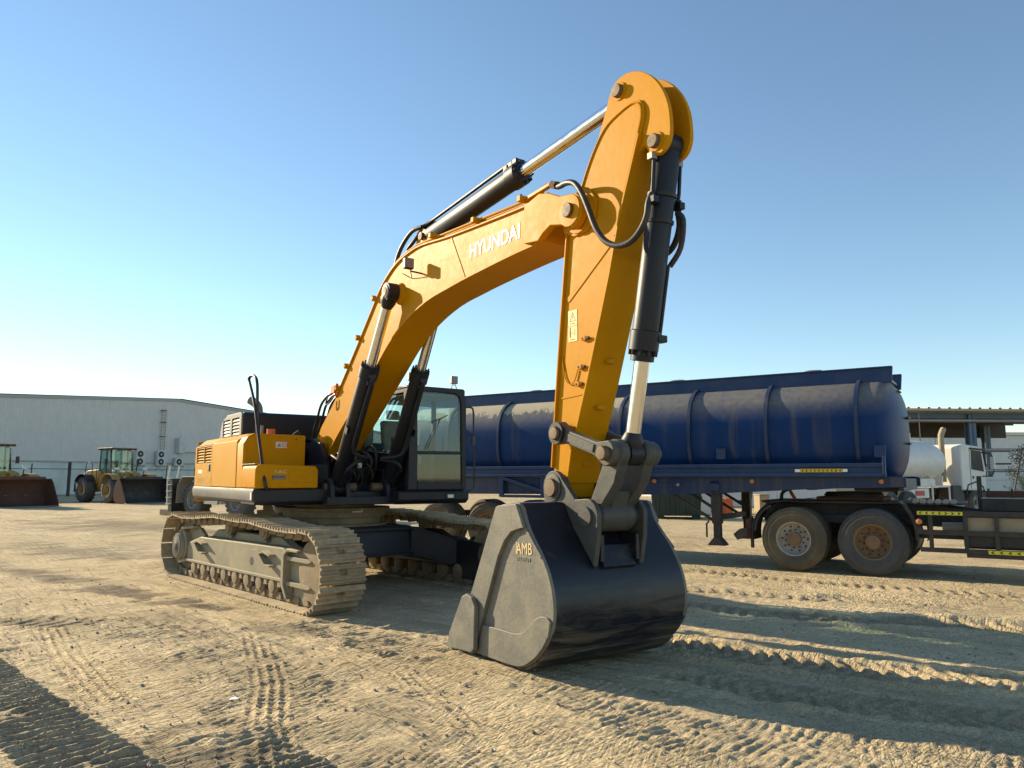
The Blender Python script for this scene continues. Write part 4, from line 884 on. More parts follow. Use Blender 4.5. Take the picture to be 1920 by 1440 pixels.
# --- bucket
prof = smooth2([(5.86, 1.36), (6.14, 1.385), (6.24, 1.22), (6.33, 1.10), (6.44, .98), (6.54, .83), (6.595, .68), (6.61, .53), (6.575, .38), (6.475, .24), (6.34, .125), (6.17, .045), (5.93, .03), (5.5, .03), (5.06, .02)], 3)
WB = .735
sh = ribbon(prof, -WB, WB, .028, -.030)
bkt = sh.build('bucket', 'bucket_back', ex, .004)
outl = prof + [(5.10, .06), (5.42, .57), (5.80, 1.33)]
for sy in (-1, 1):
    f2 = lambda a_, b_: sorted((sy * a_, sy * b_))
    MB().prism(outl, *f2(WB - .02, WB + .012)).build('side_plate', 'bucket_side', bkt, .005)
    MB().prism([(5.82, 1.34), (5.86, 1.355), (6.135, 1.378), (6.245, 1.185), (6.15, 1.165), (6.06, 1.14), (5.96, 1.06), (5.86, .92), (5.585, .32), (5.45, .07), (5.12, .06), (5.42, .57)], *f2(WB + .013, WB + .05)).build('side_strip', 'bucket_side', bkt, .006)
    hl = smooth2([(5.59, .30), (5.85, .305), (6.08, .305), (6.20, .33), (6.29, .39), (6.38, .46), (6.46, .495), (6.54, .50), (6.59, .47)], 3) + smooth2([(6.565, .36), (6.465, .235), (6.335, .13), (6.17, .055), (5.93, .04), (5.48, .04)], 3)
    MB().prism(hl, *f2(WB + .013, WB + .035)).build('heel_plate', 'bucket_side', bkt, .006)
    ct = MB().prism([(5.06, .03), (5.10, .16), (5.33, .52), (5.41, .555), (5.50, .53), (5.56, .46), (5.545, .09), (5.50, .05)], *f2(WB + .051, WB + .10)).build('side_cutter', 'bucket_side', bkt, .01)
    MB().prism([(6.12, 1.37), (6.245, 1.185), (6.36, 1.06), (6.46, .965), (6.44, .95), (6.32, 1.06), (6.22, 1.17), (6.10, 1.36)], *f2(WB + .013, WB + .022)).build('edge_trim', 'bucket_side', bkt)
    # ears that carry the pins
    for y0 in (.235,):
        e_ = [(5.87, 1.33)] + [(6.0 + .15 * math.cos(R_(c)), 1.51 + .15 * math.sin(R_(c))) for c in range(180, 29, -15)] + [(6.22, 1.50), (6.31, 1.41)] + [(6.46 + .15 * math.cos(R_(c)), 1.27 + .15 * math.sin(R_(c))) for c in range(95, -21, -15)] + [(6.60, 1.1), (6.55, .86), (6.40, 1.03), (6.28, 1.17), (6.15, 1.37)]
        ear = MB().prism(e_, *f2(y0, y0 + .05)).build('ear', 'link_dark', bkt, .008)
        MB().lathe((6.0, sy * y0, 1.51), (0, sy, 0), [(-.05, .12), (.06, .12), (.065, .09)], 28).build('ear_boss', 'link_dark', ear)
        MB().lathe((6.0, sy * (y0 + .05), 1.51), (0, sy, 0), [(-.1, .082), (.035, .082), (.045, .076), (.047, .02)], 26).build('bucket_pin', 'pin', ear)
        MB().lathe((6.46, sy * (y0 + .045), 1.27), (0, sy, 0), [(-.1, .085), (.022, .085), (.028, .08), (.03, .02)], 26).build('link_pin', 'link_dark', ear)
for y_ in (-.2, .2): MB().box(6.34, 6.57, y_ - .02, y_ + .02, .90, 1.12).build('bracket_web', 'bucket_back', bkt, .006)
MB().prism([(6.38, 1.03), (6.47, 1.03), (6.565, .86), (6.535, .83)], -.18, .18).build('bracket_box', 'bucket_back', bkt, .006)
# wear bands round the heel, cutting edge, teeth
ribbon([p for p in prof if p[1] < .40 and p[0] > 5.4], -WB + .01, WB - .01, .016, -.002).build('heel_band', 'bucket_back', bkt, .003)
ribbon([p for p in prof if p[1] < .205 and p[0] > 5.4], -WB + .01, WB - .01, .014, .012).build('wear_band', 'bucket_back', bkt, .003)
MB().prism([(5.02, .005), (5.42, .005), (5.42, .055), (5.06, .045)], -WB - .03, WB + .03).build('cutting_edge', 'bucket_side', bkt, .004)
for k in range(5):
    y_ = -.70 + k * .35
    MB().taper([(4.80, .012), (5.14, .008), (5.14, .085), (5.02, .075)], y_ - .055, y_ + .055, [(4.80, .012), (5.14, .008), (5.14, .085), (5.02, .075)]).build('tooth', 'bucket_side', bkt, .008)
text_part('gold_lettering', 'AMB', 'gold', bkt, (6.095, -WB - .0135, .96), (1, 0, .03), (0, 0, 1), .135, .006, .85, .0)
mb_ = MB()
for k in range(7): mb_.box(6.09 - .0 * k, 6.12 - .012 * (k % 2), -WB - .0165, -WB - .0125, .962 + k * .014, .968 + k * .014)
mb_.build('emblem_teeth', 'gold', bkt)
mb_ = MB()
for k in range(8): mb_.box(6.10 + k * .026, 6.116 + k * .026, -WB - .0165, -WB - .012, .905 + (k % 3) * .004, .93 + (k % 3) * .004)
mb_.build('scraped_lettering', 'bucket_side', bkt)

# --- cab
CX0, CX1, CY0, CY1, CZ0, CZ1 = -.32, 1.50, .50, 1.45, 1.40, 2.94
cab = MB()
def post(pts, r=.05): cab.tube(pts, r, 8)
cab.box(CX0, CX1 - .01, CY0, CY1, CZ1 - .10, CZ1 - .02)                 # roof
cab.prism([(CX0, CZ0), (CX1 - .03, CZ0), (CX1 - .01, CZ0 + .08), (CX0, CZ0 + .10)], CY0, CY1)  # floor
cab.prism([(CX1 - .30, CZ0), (CX1 - .04, CZ0), (CX1 - .02, 1.98), (CX1 - .06, CZ1 - .06), (CX1 - .20, CZ1 - .06), (CX1 - .12, 2.2), (CX1 - .30, 1.75)], CY0, CY0 + .07)       # right front pillar with wide foot
cab.prism([(CX0, CZ0), (CX1 - .1, CZ0), (CX1 - .1, 1.92), (CX0, 2.05)], CY0, CY0 + .05)     # right lower panel
cab.prism([(CX0, CZ0), (CX0 + .1, CZ0), (CX0 + .1, CZ1 - .05), (CX0, CZ1 - .05)], CY0, CY0 + .07)
cab.prism([(CX1 - .12, CZ0), (CX1 - .02, CZ0), (CX1, 1.98), (CX1 - .05, CZ1 - .05), (CX1 - .15, CZ1 - .05), (CX1 - .09, 2.0)], CY1 - .07, CY1)
cab.prism([(CX0, CZ0), (CX0 + .1, CZ0), (CX0 + .1, CZ1 - .05), (CX0, CZ1 - .05)], CY1 - .07, CY1)
cab.prism([(.5, CZ0), (.58, CZ0), (.58, CZ1 - .05), (.5, CZ1 - .05)], CY1 - .06, CY1)
cab.prism([(CX0, CZ0), (CX1 - .1, CZ0), (CX1 - .1, 1.95), (CX0, 1.95)], CY1 - .05, CY1)
cab.box(CX0, CX0 + .04, CY0, CY1, CZ0, 2.0)
cabo = cab.build('cab', 'dark', ex, .015)
ffr = MB()                                                       # front face frame: hoop with rounded upper corner, sill and divider
y0, y1 = CY0, CY1
ffr.prism([(y0, 1.42), (y0 + .15, 1.42), (y0 + .13, 2.86), (y0, 2.90)], CX1 - .03, CX1 + .02, 'x')
ffr.prism([(y1 - .06, 1.42), (y1 + .01, 1.42), (y1 + .005, 2.78), (y1 - .04, 2.89), (y1 - .14, 2.93), (y0, 2.935), (y0, 2.86), (y1 - .19, 2.855), (y1 - .11, 2.80), (y1 - .085, 2.70)], CX1 - .03, CX1 + .02, 'x')
ffr.prism([(y0 + .15, 1.42), (y1 - .06, 1.42), (y1 - .06, 1.515), (y0 + .15, 1.535)], CX1 - .03, CX1 + .018, 'x')
ffr.prism([(y0 + .145, 1.935), (y1 - .065, 1.935), (y1 - .07, 1.985), (y0 + .14, 1.985)], CX1 - .02, CX1 + .016, 'x')
ffr.build('windscreen_frame', 'dark', cabo, .012)
MB().prism([(y0 + .10, 1.975), (y1 - .05, 1.975), (y1 - .075, 2.72), (y1 - .12, 2.84), (y0 + .10, 2.87)], CX1 - .012, CX1 - .006, 'x').build('windscreen', 'glass', cabo)
MB().prism([(y0 + .10, 1.50), (y1 - .04, 1.50), (y1 - .05, 1.94), (y0 + .10, 1.94)], CX1 - .010, CX1 - .004, 'x').build('lower_windscreen', 'glass', cabo)
MB().prism([(CX0 + .08, 2.03), (CX1 - .12, 1.90), (CX1 - .16, CZ1 - .08), (CX0 + .08, CZ1 - .08)], CY0 + .02, CY0 + .026).build('side_window', 'glass', cabo)
MB().prism([(CX0 + .08, 1.95), (CX1 - .1, 1.95), (CX1 - .13, CZ1 - .08), (CX0 + .08, CZ1 - .08)], CY1 - .03, CY1 - .024).build('side_window', 'glass', cabo)
MB().box(CX0 + .015, CX0 + .021, CY0 + .05, CY1 - .05, 2.0, CZ1 - .08).build('rear_window', 'glass', cabo)
MB().prism([(CX0 - .02, CZ1 - .04), (CX1 - .1, CZ1 - .04), (CX1 - .02, CZ1 - .035), (CX1 - .06, CZ1), (CX1 - .3, CZ1 + .03), (CX0 + .2, CZ1 + .03)], CY0 - .01, CY1 + .01).build('roof', 'dark', cabo, .025, 3)
MB().box(CX0 + .02, CX1 - .08, CY0 + .03, CY1 - .03, CZ1 - .125, CZ1 - .105).build('headliner', 'interior', cabo)
bs = MB().prism([(.0, 1.40), (1.50, 1.40), (1.545, 1.385), (1.54, 1.27), (1.46, 1.215), (.0, 1.215)], .34, 1.50).build('cab_base', 'dark', cabo, .02, 3)
MB().box(1.54, 1.556, 1.10, 1.25, 1.285, 1.365).build('lamp_housing', 'black', bs, .008)
MB().box(1.555, 1.562, 1.125, 1.225, 1.30, 1.35).build('base_lamp', 'lamp_clear', bs, .004)
MB().tube([(CX1 + .03, .78, 2.0), (CX1 + .03, .95, 2.35), (CX1 + .03, 1.0, 2.46)], .008, 6).build('wiper_arm', 'rail', cabo)
MB().bar((CX1 + .025, .86, 2.40), (CX1 + .025, 1.13, 2.52), .012, .012).build('wiper_blade', 'rail', cabo)
# seat, console, levers, steering of the operator's place
se = MB().box(.05, .55, .74, 1.22, 1.80, 1.94).prism([(.0, 1.90), (.14, 1.92), (.02, 2.52), (-.12, 2.52)], .76, 1.20).prism([(-.1, 2.54), (-.0, 2.54), (-.04, 2.70), (-.12, 2.70)], .86, 1.10).build('operator_seat', 'interior', cabo, .04, 3)
MB().box(.1, .7, .58, .70, 1.5, 2.02).box(.1, .7, 1.25, 1.37, 1.5, 2.02).box(.1, .5, .74, 1.22, 1.45, 1.8).build('console', 'seat', cabo, .02)
for y_ in (.64, 1.31): MB().tube([(.62, y_, 2.0), (.66, y_, 2.12), (.65, y_, 2.22)], .02, 8).build('control_lever', 'rail', cabo)
MB().tube([(1.2, .80, 1.5), (1.16, .82, 1.8), (1.1, .83, 2.02)], .018, 8).build('travel_lever', 'rail', cabo)
MB().box(1.22, 1.28, .60, .64, 2.1, 2.72).build('display_post', 'interior', cabo, .006)
MB().box(1.18, 1.24, .60, .78, 2.05, 2.2).build('monitor', 'seat', cabo, .01)
MB().prism([(-.28, 1.5), (-.2, 1.5), (-.2, 2.8), (-.28, 2.8)], .55, .68).build('rear_lining', 'interior', cabo)
MB().prism([(.66, 2.25), (.90, 2.35), (.88, 2.1), (.70, 1.95)], 1.05, 1.10, 'x').build('paper_sheet', 'sticker', cabo)
for xx, yy in ((1.40, 1.30), (1.40, .58)):
    l_ = MB().box(xx - .03, xx + .035, yy - .055, yy + .055, CZ1 + .075, CZ1 + .195).build('roof_lamp', 'steel_grey', cabo, .008)
    MB().box(xx + .035, xx + .04, yy - .048, yy + .048, CZ1 + .083, CZ1 + .187).build('lamp_lens', 'lamp_hex', l_)
    MB().tube([(xx, yy - .04, CZ1 + .0), (xx, yy - .03, CZ1 + .06), (xx, yy + .03, CZ1 + .06), (xx, yy + .05, CZ1 + .0)], .008, 6).build('lamp_stand', 'steel_grey', l_)
# tall grab bar and mirror stay at the door side
MB().tube([(1.46, 1.46, 2.66), (1.48, 1.56, 2.66), (1.50, 1.59, 2.60), (1.52, 1.585, 2.3), (1.52, 1.60, 1.9), (1.50, 1.60, 1.45), (1.46, 1.47, 1.40)], .014, 8, smooth=3).build('door_grab_bar', 'rail', cabo)
MB().box(1.50, 1.54, 1.55, 1.62, 2.08, 2.24).build('mirror', 'rail', cabo, .012)
MB().tube([(1.48, 1.46, 2.25), (1.52, 1.56, 2.24)], .010, 8).build('mirror_stay', 'rail', cabo)

# ------------------------------------------------------------------ tank trailer (x forward, near side at y = 0, origin under the rear drive wheel of the tractor)
tl = thing('tank_trailer', 'dark blue tank semi-trailer with ribbed tank, coupled to the black tractor', 'trailer', (5.92, 12.85, 0), -33)
TY, TZ, TA, TBm = 1.25, 2.41, 1.20, .92
def sgp(v, e_): return math.copysign(abs(v) ** e_, v)
def ell_ring(x, s=1.0, n=56, ds=0): return [(x, TY + (TA + ds) * s * sgp(math.cos(2 * math.pi * k / n), .74), TZ + (TBm + ds) * s * sgp(math.sin(2 * math.pi * k / n), .74)) for k in range(n)]
tk = MB(); secs = []
for u in range(0, 9):
    c = R_(90 - 90 * u / 8); secs.append((-10.45 - .32 * math.sin(c) + 0, max(.02, math.cos(c) ** .8 if u else .02)))
secs += [(x_, 1.0) for x_ in (-8.9, -7.3, -5.9, -4.4, -2.9, -1.5)]
for u in range(0, 9):
    c = R_(90 * u / 8); secs.append((.14 + .35 * math.sin(c), max(.02, math.cos(c) ** .8 if u < 8 else .02)))
vs = []; n = 56
for x_, s_ in secs: vs += ell_ring(x_, s_)
fs = [(i * n + k, i * n + (k + 1) % n, (i + 1) * n + (k + 1) % n, (i + 1) * n + k) for i in range(len(secs) - 1) for k in range(n)]
fs += [tuple(range(n - 1, -1, -1)), tuple((len(secs) - 1) * n + k for k in range(n))]
tank = MB().add(vs, fs).build('tank', 'tank', tl, ang=50)
for x_ in (-10.2, -8.85, -7.45, -6.0, -4.52, -3.09, -1.655, -.155):
    rb = MB(); v2 = ell_ring(x_ - .035, 1, n, -.01) + ell_ring(x_ - .032, 1, n, .052) + ell_ring(x_ + .032, 1, n, .052) + ell_ring(x_ + .035, 1, n, -.01)
    rb.add(v2, [(i * n + k, i * n + (k + 1) % n, (i + 1) * n + (k + 1) % n, (i + 1) * n + k) for i in range(3) for k in range(n)])
    rb.build('tank_rib', 'navy', tank, ang=50)
for y_ in (.57, 1.86):
    MB().prism([(-10.3, 3.22), (.36, 3.22), (.385, 3.495), (-10.35, 3.495)], y_, y_ + .05).build('spill_rail', 'blue', tank, .006)
    MB().box(-10.3, .38, y_ - .03, y_ + .08, 3.485, 3.51).build('rail_cap', 'blue', tank, .004)
MB().box(-10.2, .3, .62, 1.86, 3.30, 3.33).build('walkway', 'steel_grey', tank)
for x_ in (-1.05, -3.75, -7.2):
    lid = MB().lathe((x_, 1.25, 3.3), (0, 0, 1), [(0, .25), (.16, .25), (.17, .29), (.21, .29), (.24, .22), (.25, .02)], 28).build('manhole', 'navy', tank)
    MB().tube([(x_ - .15, 1.25, 3.53), (x_ - .14, 1.25, 3.60), (x_ + .14, 1.25, 3.60), (x_ + .15, 1.25, 3.53)], .016, 8, smooth=3).build('lid_handle', 'steel_grey', lid)
for z_, xx in ((3.30, .16), (3.07, .30), (2.6, .42), (2.15, .42)):
    MB().tube([(xx - .03, .95, z_), (xx + .12, .95, z_ + .04), (xx + .12, 1.25, z_ + .04), (xx - .03, 1.25, z_)], .014, 8).build('climbing_rung', 'rail', tank)
for x0 in (-2.57, .10, -5.4):
    MB().box(x0, x0 + .17, .015, .05, 1.93, 2.13).build('step_plate', 'blue', tank, .006)
# deck rail, main beams, cross members
rl = MB().box(-9.6, .25, -.02, .05, 1.77, 1.835).box(-9.6, .25, -.03, .05, 1.61, 1.665).box(-9.6, .25, .01, .045, 1.665, 1.77).build('deck_rail', 'blue', tl, .006)
MB().box(.22, .26, -.03, .06, 1.61, 1.95).build('rail_end', 'blue', tl, .006)
for y_ in (.10, 2.32):
    MB().prism([(.54, 1.60), (.54, 1.435), (-.8, 1.405), (-2.5, 1.31), (-3.7, 1.265), (-10.4, 1.22), (-10.4, 1.60)], y_, y_ + .08).build('main_beam', 'navy', tl, .008)
    MB().box(-10.4, .50, y_ - .04, y_ + .12, 1.595, 1.615).build('beam_flange', 'blue', tl, .003)
for x_ in (.45, -1.0, -2.4, -3.9, -5.4, -6.9, -8.4, -9.9): MB().box(x_ - .04, x_ + .04, .18, 2.32, 1.38, 1.58).build('cross_member', 'navy', tl, .006)
MB().box(.30, .50, .06, .10, 1.44, 1.60).build('front_plate', 'navy', tl, .006)
MB().box(-.35, .45, .7, 1.8, 1.37, 1.42).build('kingpin_plate', 'chassis', tl, .006)
for x_ in (-3.834, -1.956, .169, -5.6): MB().lathe((x_, .10, 1.53), (0, -1, 0), [(0, .04), (.012, .04), (.022, .03)], 16).build('marker_lamp', 'lamp_amber', tl)
MB().box(-3.75, -3.25, .092, .099, 1.40, 1.50).build('locker_plate', 'navy', tl, .004)
MB().lathe((-3.35, .09, 1.46), (0, -1, 0), [(0, .03), (.02, .03)], 12).build('locker_knob', 'steel_grey', tl)
def chevron_strip(parent, x0, x1, y, z0, z1, back, fore, n, name='reflective_strip', flip=True):
    s = MB().box(x0, x1, y - .004, y, z0, z1).build(name, back, parent); L = (x1 - x0) / n; h = z1 - z0
    for k in range(n):
        xc = x0 + (k + .5) * L; dr = (-1 if k < n / 2 else 1) if flip else -1; zc = (z0 + z1) / 2; a_ = h * .36; w_ = L * .24
        MB().prism([(xc + dr * w_, zc), (xc - dr * w_ * .2, zc + a_), (xc - dr * w_ * 1.2, zc + a_), (xc, zc), (xc - dr * w_ * 1.2, zc - a_), (xc - dr * w_ * .2, zc - a_)], y - .0055, y - .0045).build('chevron', fore, s)
    return s
chevron_strip(tl, -1.08, -.40, -.031, 1.685, 1.745, 'amberstrip', 'black', 10, flip=False)
MB().box(-1.17, -1.085, -.034, -.031, 1.69, 1.74).build('white_reflector', 'letter', tl); MB().box(-.395, -.32, -.034, -.031, 1.69, 1.74).build('white_reflector', 'letter', tl)
for x_ in (-4.9, -6.3, -7.35): MB().box(x_ - .05, x_ + .05, .0, .07, 1.18, 1.62).build('side_stay', 'blue', tl, .006)
MB().bar((-6.3, .03, 1.30), (-7.35, .03, 1.60), .05, .07).build('stay_brace', 'blue', tl, .006)
MB().bar((-4.9, .03, 1.20), (-7.35, .03, 1.20), .05, .06).build('stay_rail', 'blue', tl, .006)
# landing legs, cranked up clear of the ground
for y_ in (.22, 2.10):
    lg = MB().box(-2.735, -2.565, y_ - .08, y_ + .08, .75, 1.45).build('landing_leg', 'chassis', tl, .012)
    MB().box(-2.715, -2.585, y_ - .065, y_ + .065, .46, .76).build('inner_leg', 'chassis', lg, .01)
    MB().taper([(-2.70, .50), (-2.60, .50), (-2.49, .375), (-2.49, .355), (-2.81, .355), (-2.81, .375)], y_ - .11, y_ + .11, [(-2.70, .50), (-2.60, .50), (-2.49, .375), (-2.49, .355), (-2.81, .355), (-2.81, .375)]).build('foot', 'chassis', lg, .006)
    MB().lathe((-2.65, y_ - .08, 1.40), (0, 0, 1), [(-.05, .11), (.08, .12), (.13, .08), (.135, .01)], 20).build('gear_head', 'navy', lg)
    MB().bar((-2.72, y_, .80), (-3.55, y_, 1.30), .06, .05).build('leg_brace', 'chassis', lg, .006)
    MB().bar((-2.70, y_, 1.02), (-3.25, y_ + .25, 1.30), .04, .05).build('leg_brace', 'chassis', lg, .006)
MB().bar((-2.65, .30, .86), (-2.65, 2.02, .86), .05, .10).build('leg_cross_bar', 'chassis', tl, .006)
MB().tube([(-2.78, .12, .80), (-2.82, .10, .74), (-2.82, .10, .50)], .018, 8).build('crank_handle', 'chassis', tl)
for x_ in (-7.78, -9.15):
    for y_, o_s in ((.05, -1), (2.45, 1)): wheel(tl, (x_, y_, .53), .53, .55, .29, 'tyre_brown', 'rim_rust', o_s, holes=8, dish=.10)
    MB().cyl((x_, .5, .53), (x_, 2.0, .53), .07).build('axle', 'chassis', tl)
    MB().box(x_ - .45, x_ + .45, .65, .75, .72, .85).build('leaf_spring', 'chassis', tl, .01)

# ------------------------------------------------------------------ tractor unit under the trailer's nose
tc = thing('tractor_truck', 'black tractor unit under the blue tank trailer, its cab out of frame', 'truck', (5.92, 12.85, 0), -33)
for y_ in (.80, 1.62):
    MB().prism([(-2.05, .92), (-1.9, 1.14), (.9, 1.14), (1.5, 1.05), (6.0, 1.03), (6.0, .78), (1.0, .78), (-1.95, .84)], y_, y_ + .08).build('chassis_rail', 'chassis', tc, .008)
for x_ in (-1.95, -.62, .85, 2.2, 3.6): MB().box(x_ - .05, x_ + .05, .88, 1.62, .86, 1.02).build('cross_member', 'chassis', tc, .008)
MB().box(-1.9, 1.3, .45, 2.05, 1.15, 1.185).build('deck_plate', 'chassis', tc, .008)
MB().lathe((-.45, 1.25, 1.20), (0, 0, 1), [(0, .48), (.09, .50), (.14, .46), (.15, .12)], 32).build('fifth_wheel', 'chassis', tc)
MB().box(-1.0, .1, .75, 1.75, 1.19, 1.26).build('fifth_wheel_base', 'rust', tc, .012)
k = 0
for x_, tm, rmm in ((-1.255, 'tyre_brown', 'rim'), (0.0, 'tyre', 'rim_rust')):
    for y_, o_s in ((.0, -1), (2.5, 1)):
        wheel(tc, (x_, y_, .54), .54, .29, .295, tm, rmm, o_s, holes=10, dish=.13, hub=.40, nuts=10)
        wheel(tc, (x_, y_ - o_s * .32, .54), .54, .28, .295, tm, 'rim_rust', o_s, nuts=0)
    MB().cyl((x_, .5, .54), (x_, 2.0, .54), .10).build('axle', 'chassis', tc); MB().lathe((x_, 1.05, .54), (0, 1, 0), [(0, .12), (.1, .24), (.3, .24), (.4, .12)], 20).build('axle_casing', 'chassis', tc)
MB().box(-1.9, .6, .62, .72, .80, .95).build('leaf_spring', 'chassis', tc, .015)
def fender(pts, y0, y1, name='mudguard'): return ribbon(smooth2(pts, 4), y0, y1, .016).build(name, 'rubber', tc, .004)
for y0 in (.0, 1.95):
    fender([(-1.36, 1.20), (-1.62, 1.16), (-1.80, 1.05), (-1.92, .86), (-1.96, .66), (-1.955, .50)], y0, y0 + .55)
    fender([(.40, 1.20), (.50, 1.12), (.60, .95), (.665, .75), (.67, .58), (.62, .46)], y0, y0 + .55)
    ribbon(smooth2([(.46, 1.16), (.57, .98), (.63, .76), (.635, .60)], 4), y0 - .012, y0 - .001, .05).build('mudguard_lip', 'rubber', tc, .004)
    ribbon(smooth2([(-1.62, 1.13), (-1.78, 1.02), (-1.89, .85), (-1.93, .66)], 4), y0 - .012, y0 - .001, .045).build('mudguard_lip', 'rubber', tc, .004)
MB().box(-2.10, -1.98, .10, .40, .52, .86).build('tail_lamp', 'rust', tc, .01)
MB().prism([(-2.32, .58), (-2.25, .48), (-2.05, .56), (-2.05, .70), (-2.2, .68)], .06, .45).build('bumper_end', 'chassis', tc, .01)
MB().box(-2.02, -1.97, .1, .16, .35, .9).build('bumper_post', 'chassis', tc, .006)
MB().tube([(-1.55, .5, 1.2), (-1.5, .45, 1.34), (-1.3, .6, 1.42), (-1.0, .8, 1.40)], .03, 10, smooth=4).build('air_hose', 'rubber', tc)
MB().tube([(-1.4, .9, 1.2), (-1.5, .95, 1.42), (-1.2, 1.1, 1.45)], .03, 10, smooth=4).build('air_hose', 'orange', tc)
# side guard, fuel tank with dusty panel, steps, hi-vis strips
sgd = MB().box(.68, 3.9, -.03, .03, 1.0, 1.075).box(.68, 3.9, -.03, .03, .70, .775).box(.70, 3.9, -.03, .03, .43, .50).build('side_guard', 'chassis', tc, .004)
for x_ in (.86, 1.34, 1.75, 2.6): MB().box(x_ - .03, x_ + .03, -.022, .022, .46, 1.02).build('guard_post', 'chassis', sgd)
chevron_strip(tc, .68, 1.31, -.031, 1.01, 1.065, 'hivis', 'black', 7)
chevron_strip(tc, 1.62, 2.40, -.031, .435, .49, 'hivis', 'black', 7)
MB().box(1.30, 3.2, .04, .62, .50, 1.0).build('fuel_tank', 'chassis', tc, .05, 3)
MB().box(1.36, 2.9, .031, .042, .74, .98).build('tank_panel', 'dusty_dark', tc, .004)
MB().box(1.33, 2.6, -.02, .6, .37, .43).build('tank_cradle', 'chassis', tc, .006)
MB().lathe((.70, -.01, .90), (0, -1, 0), [(0, .045), (.02, .045), (.03, .03)], 16).build('marker_lamp', 'lamp_amber', tc)
MB().cyl((1.0, .4, .78), (2.0, .4, .80), .10, n=18).build('air_tank', 'dusty_dark', tc)
MB().box(.62, 1.6, .25, .45, .62, .70).build('prop_guard', 'chassis', tc, .01)
MB().box(1.55, 2.35, .60, 1.8, 1.06, 1.25).build('battery_box', 'chassis', tc, .015)
MB().box(1.55, 2.3, .62, 1.1, 1.255, 1.275).build('box_lid', 'steel_grey', tc, .004)
MB().box(1.50, 1.57, .75, .82, 1.06, 1.62).build('frame_upright', 'chassis', tc, .008)
for x_ in (1.66, 1.98): MB().cyl((x_, .7, 1.25), (x_, .7, 1.42), .016).build('stud', 'chassis', tc)
MB().box(1.62, 2.3, .95, 1.02, 1.25, 1.38).build('bulkhead_strip', 'rust', tc, .006)
lat = MB()
for k in range(6): lat.lathe((.62 + k * .11, .55, 1.20), (0, -1, 0), [(0, .05), (.10, .05)], 6)
latticed = lat.build('serrated_step', 'steel_grey', tc); latticed['kind'] = 'stuff'
# the cab and steer axle stand outside the frame to the right
MB().prism([(3.35, .95), (5.3, .95), (5.35, 1.9), (5.15, 2.9), (3.45, 2.95), (3.35, 2.7)], .02, 2.48).build('driver_cab', 'white', tc, .06, 3)
MB().prism([(5.345, 1.95), (5.355, 1.95), (5.185, 2.72), (5.175, 2.72)], .2, 2.3).build('cab_windscreen', 'black', tc)
MB().box(4.2, 5.0, .012, .018, 1.9, 2.6).build('cab_window', 'black', tc, .02)
MB().box(5.2, 5.5, .05, 2.45, .45, .95).build('front_bumper', 'chassis', tc, .04)
for y_, o_s in ((.05, -1), (2.45, 1)): wheel(tc, (4.5, y_, .54), .54, .30, .295, 'tyre', 'rim', o_s, holes=10, dish=.02)

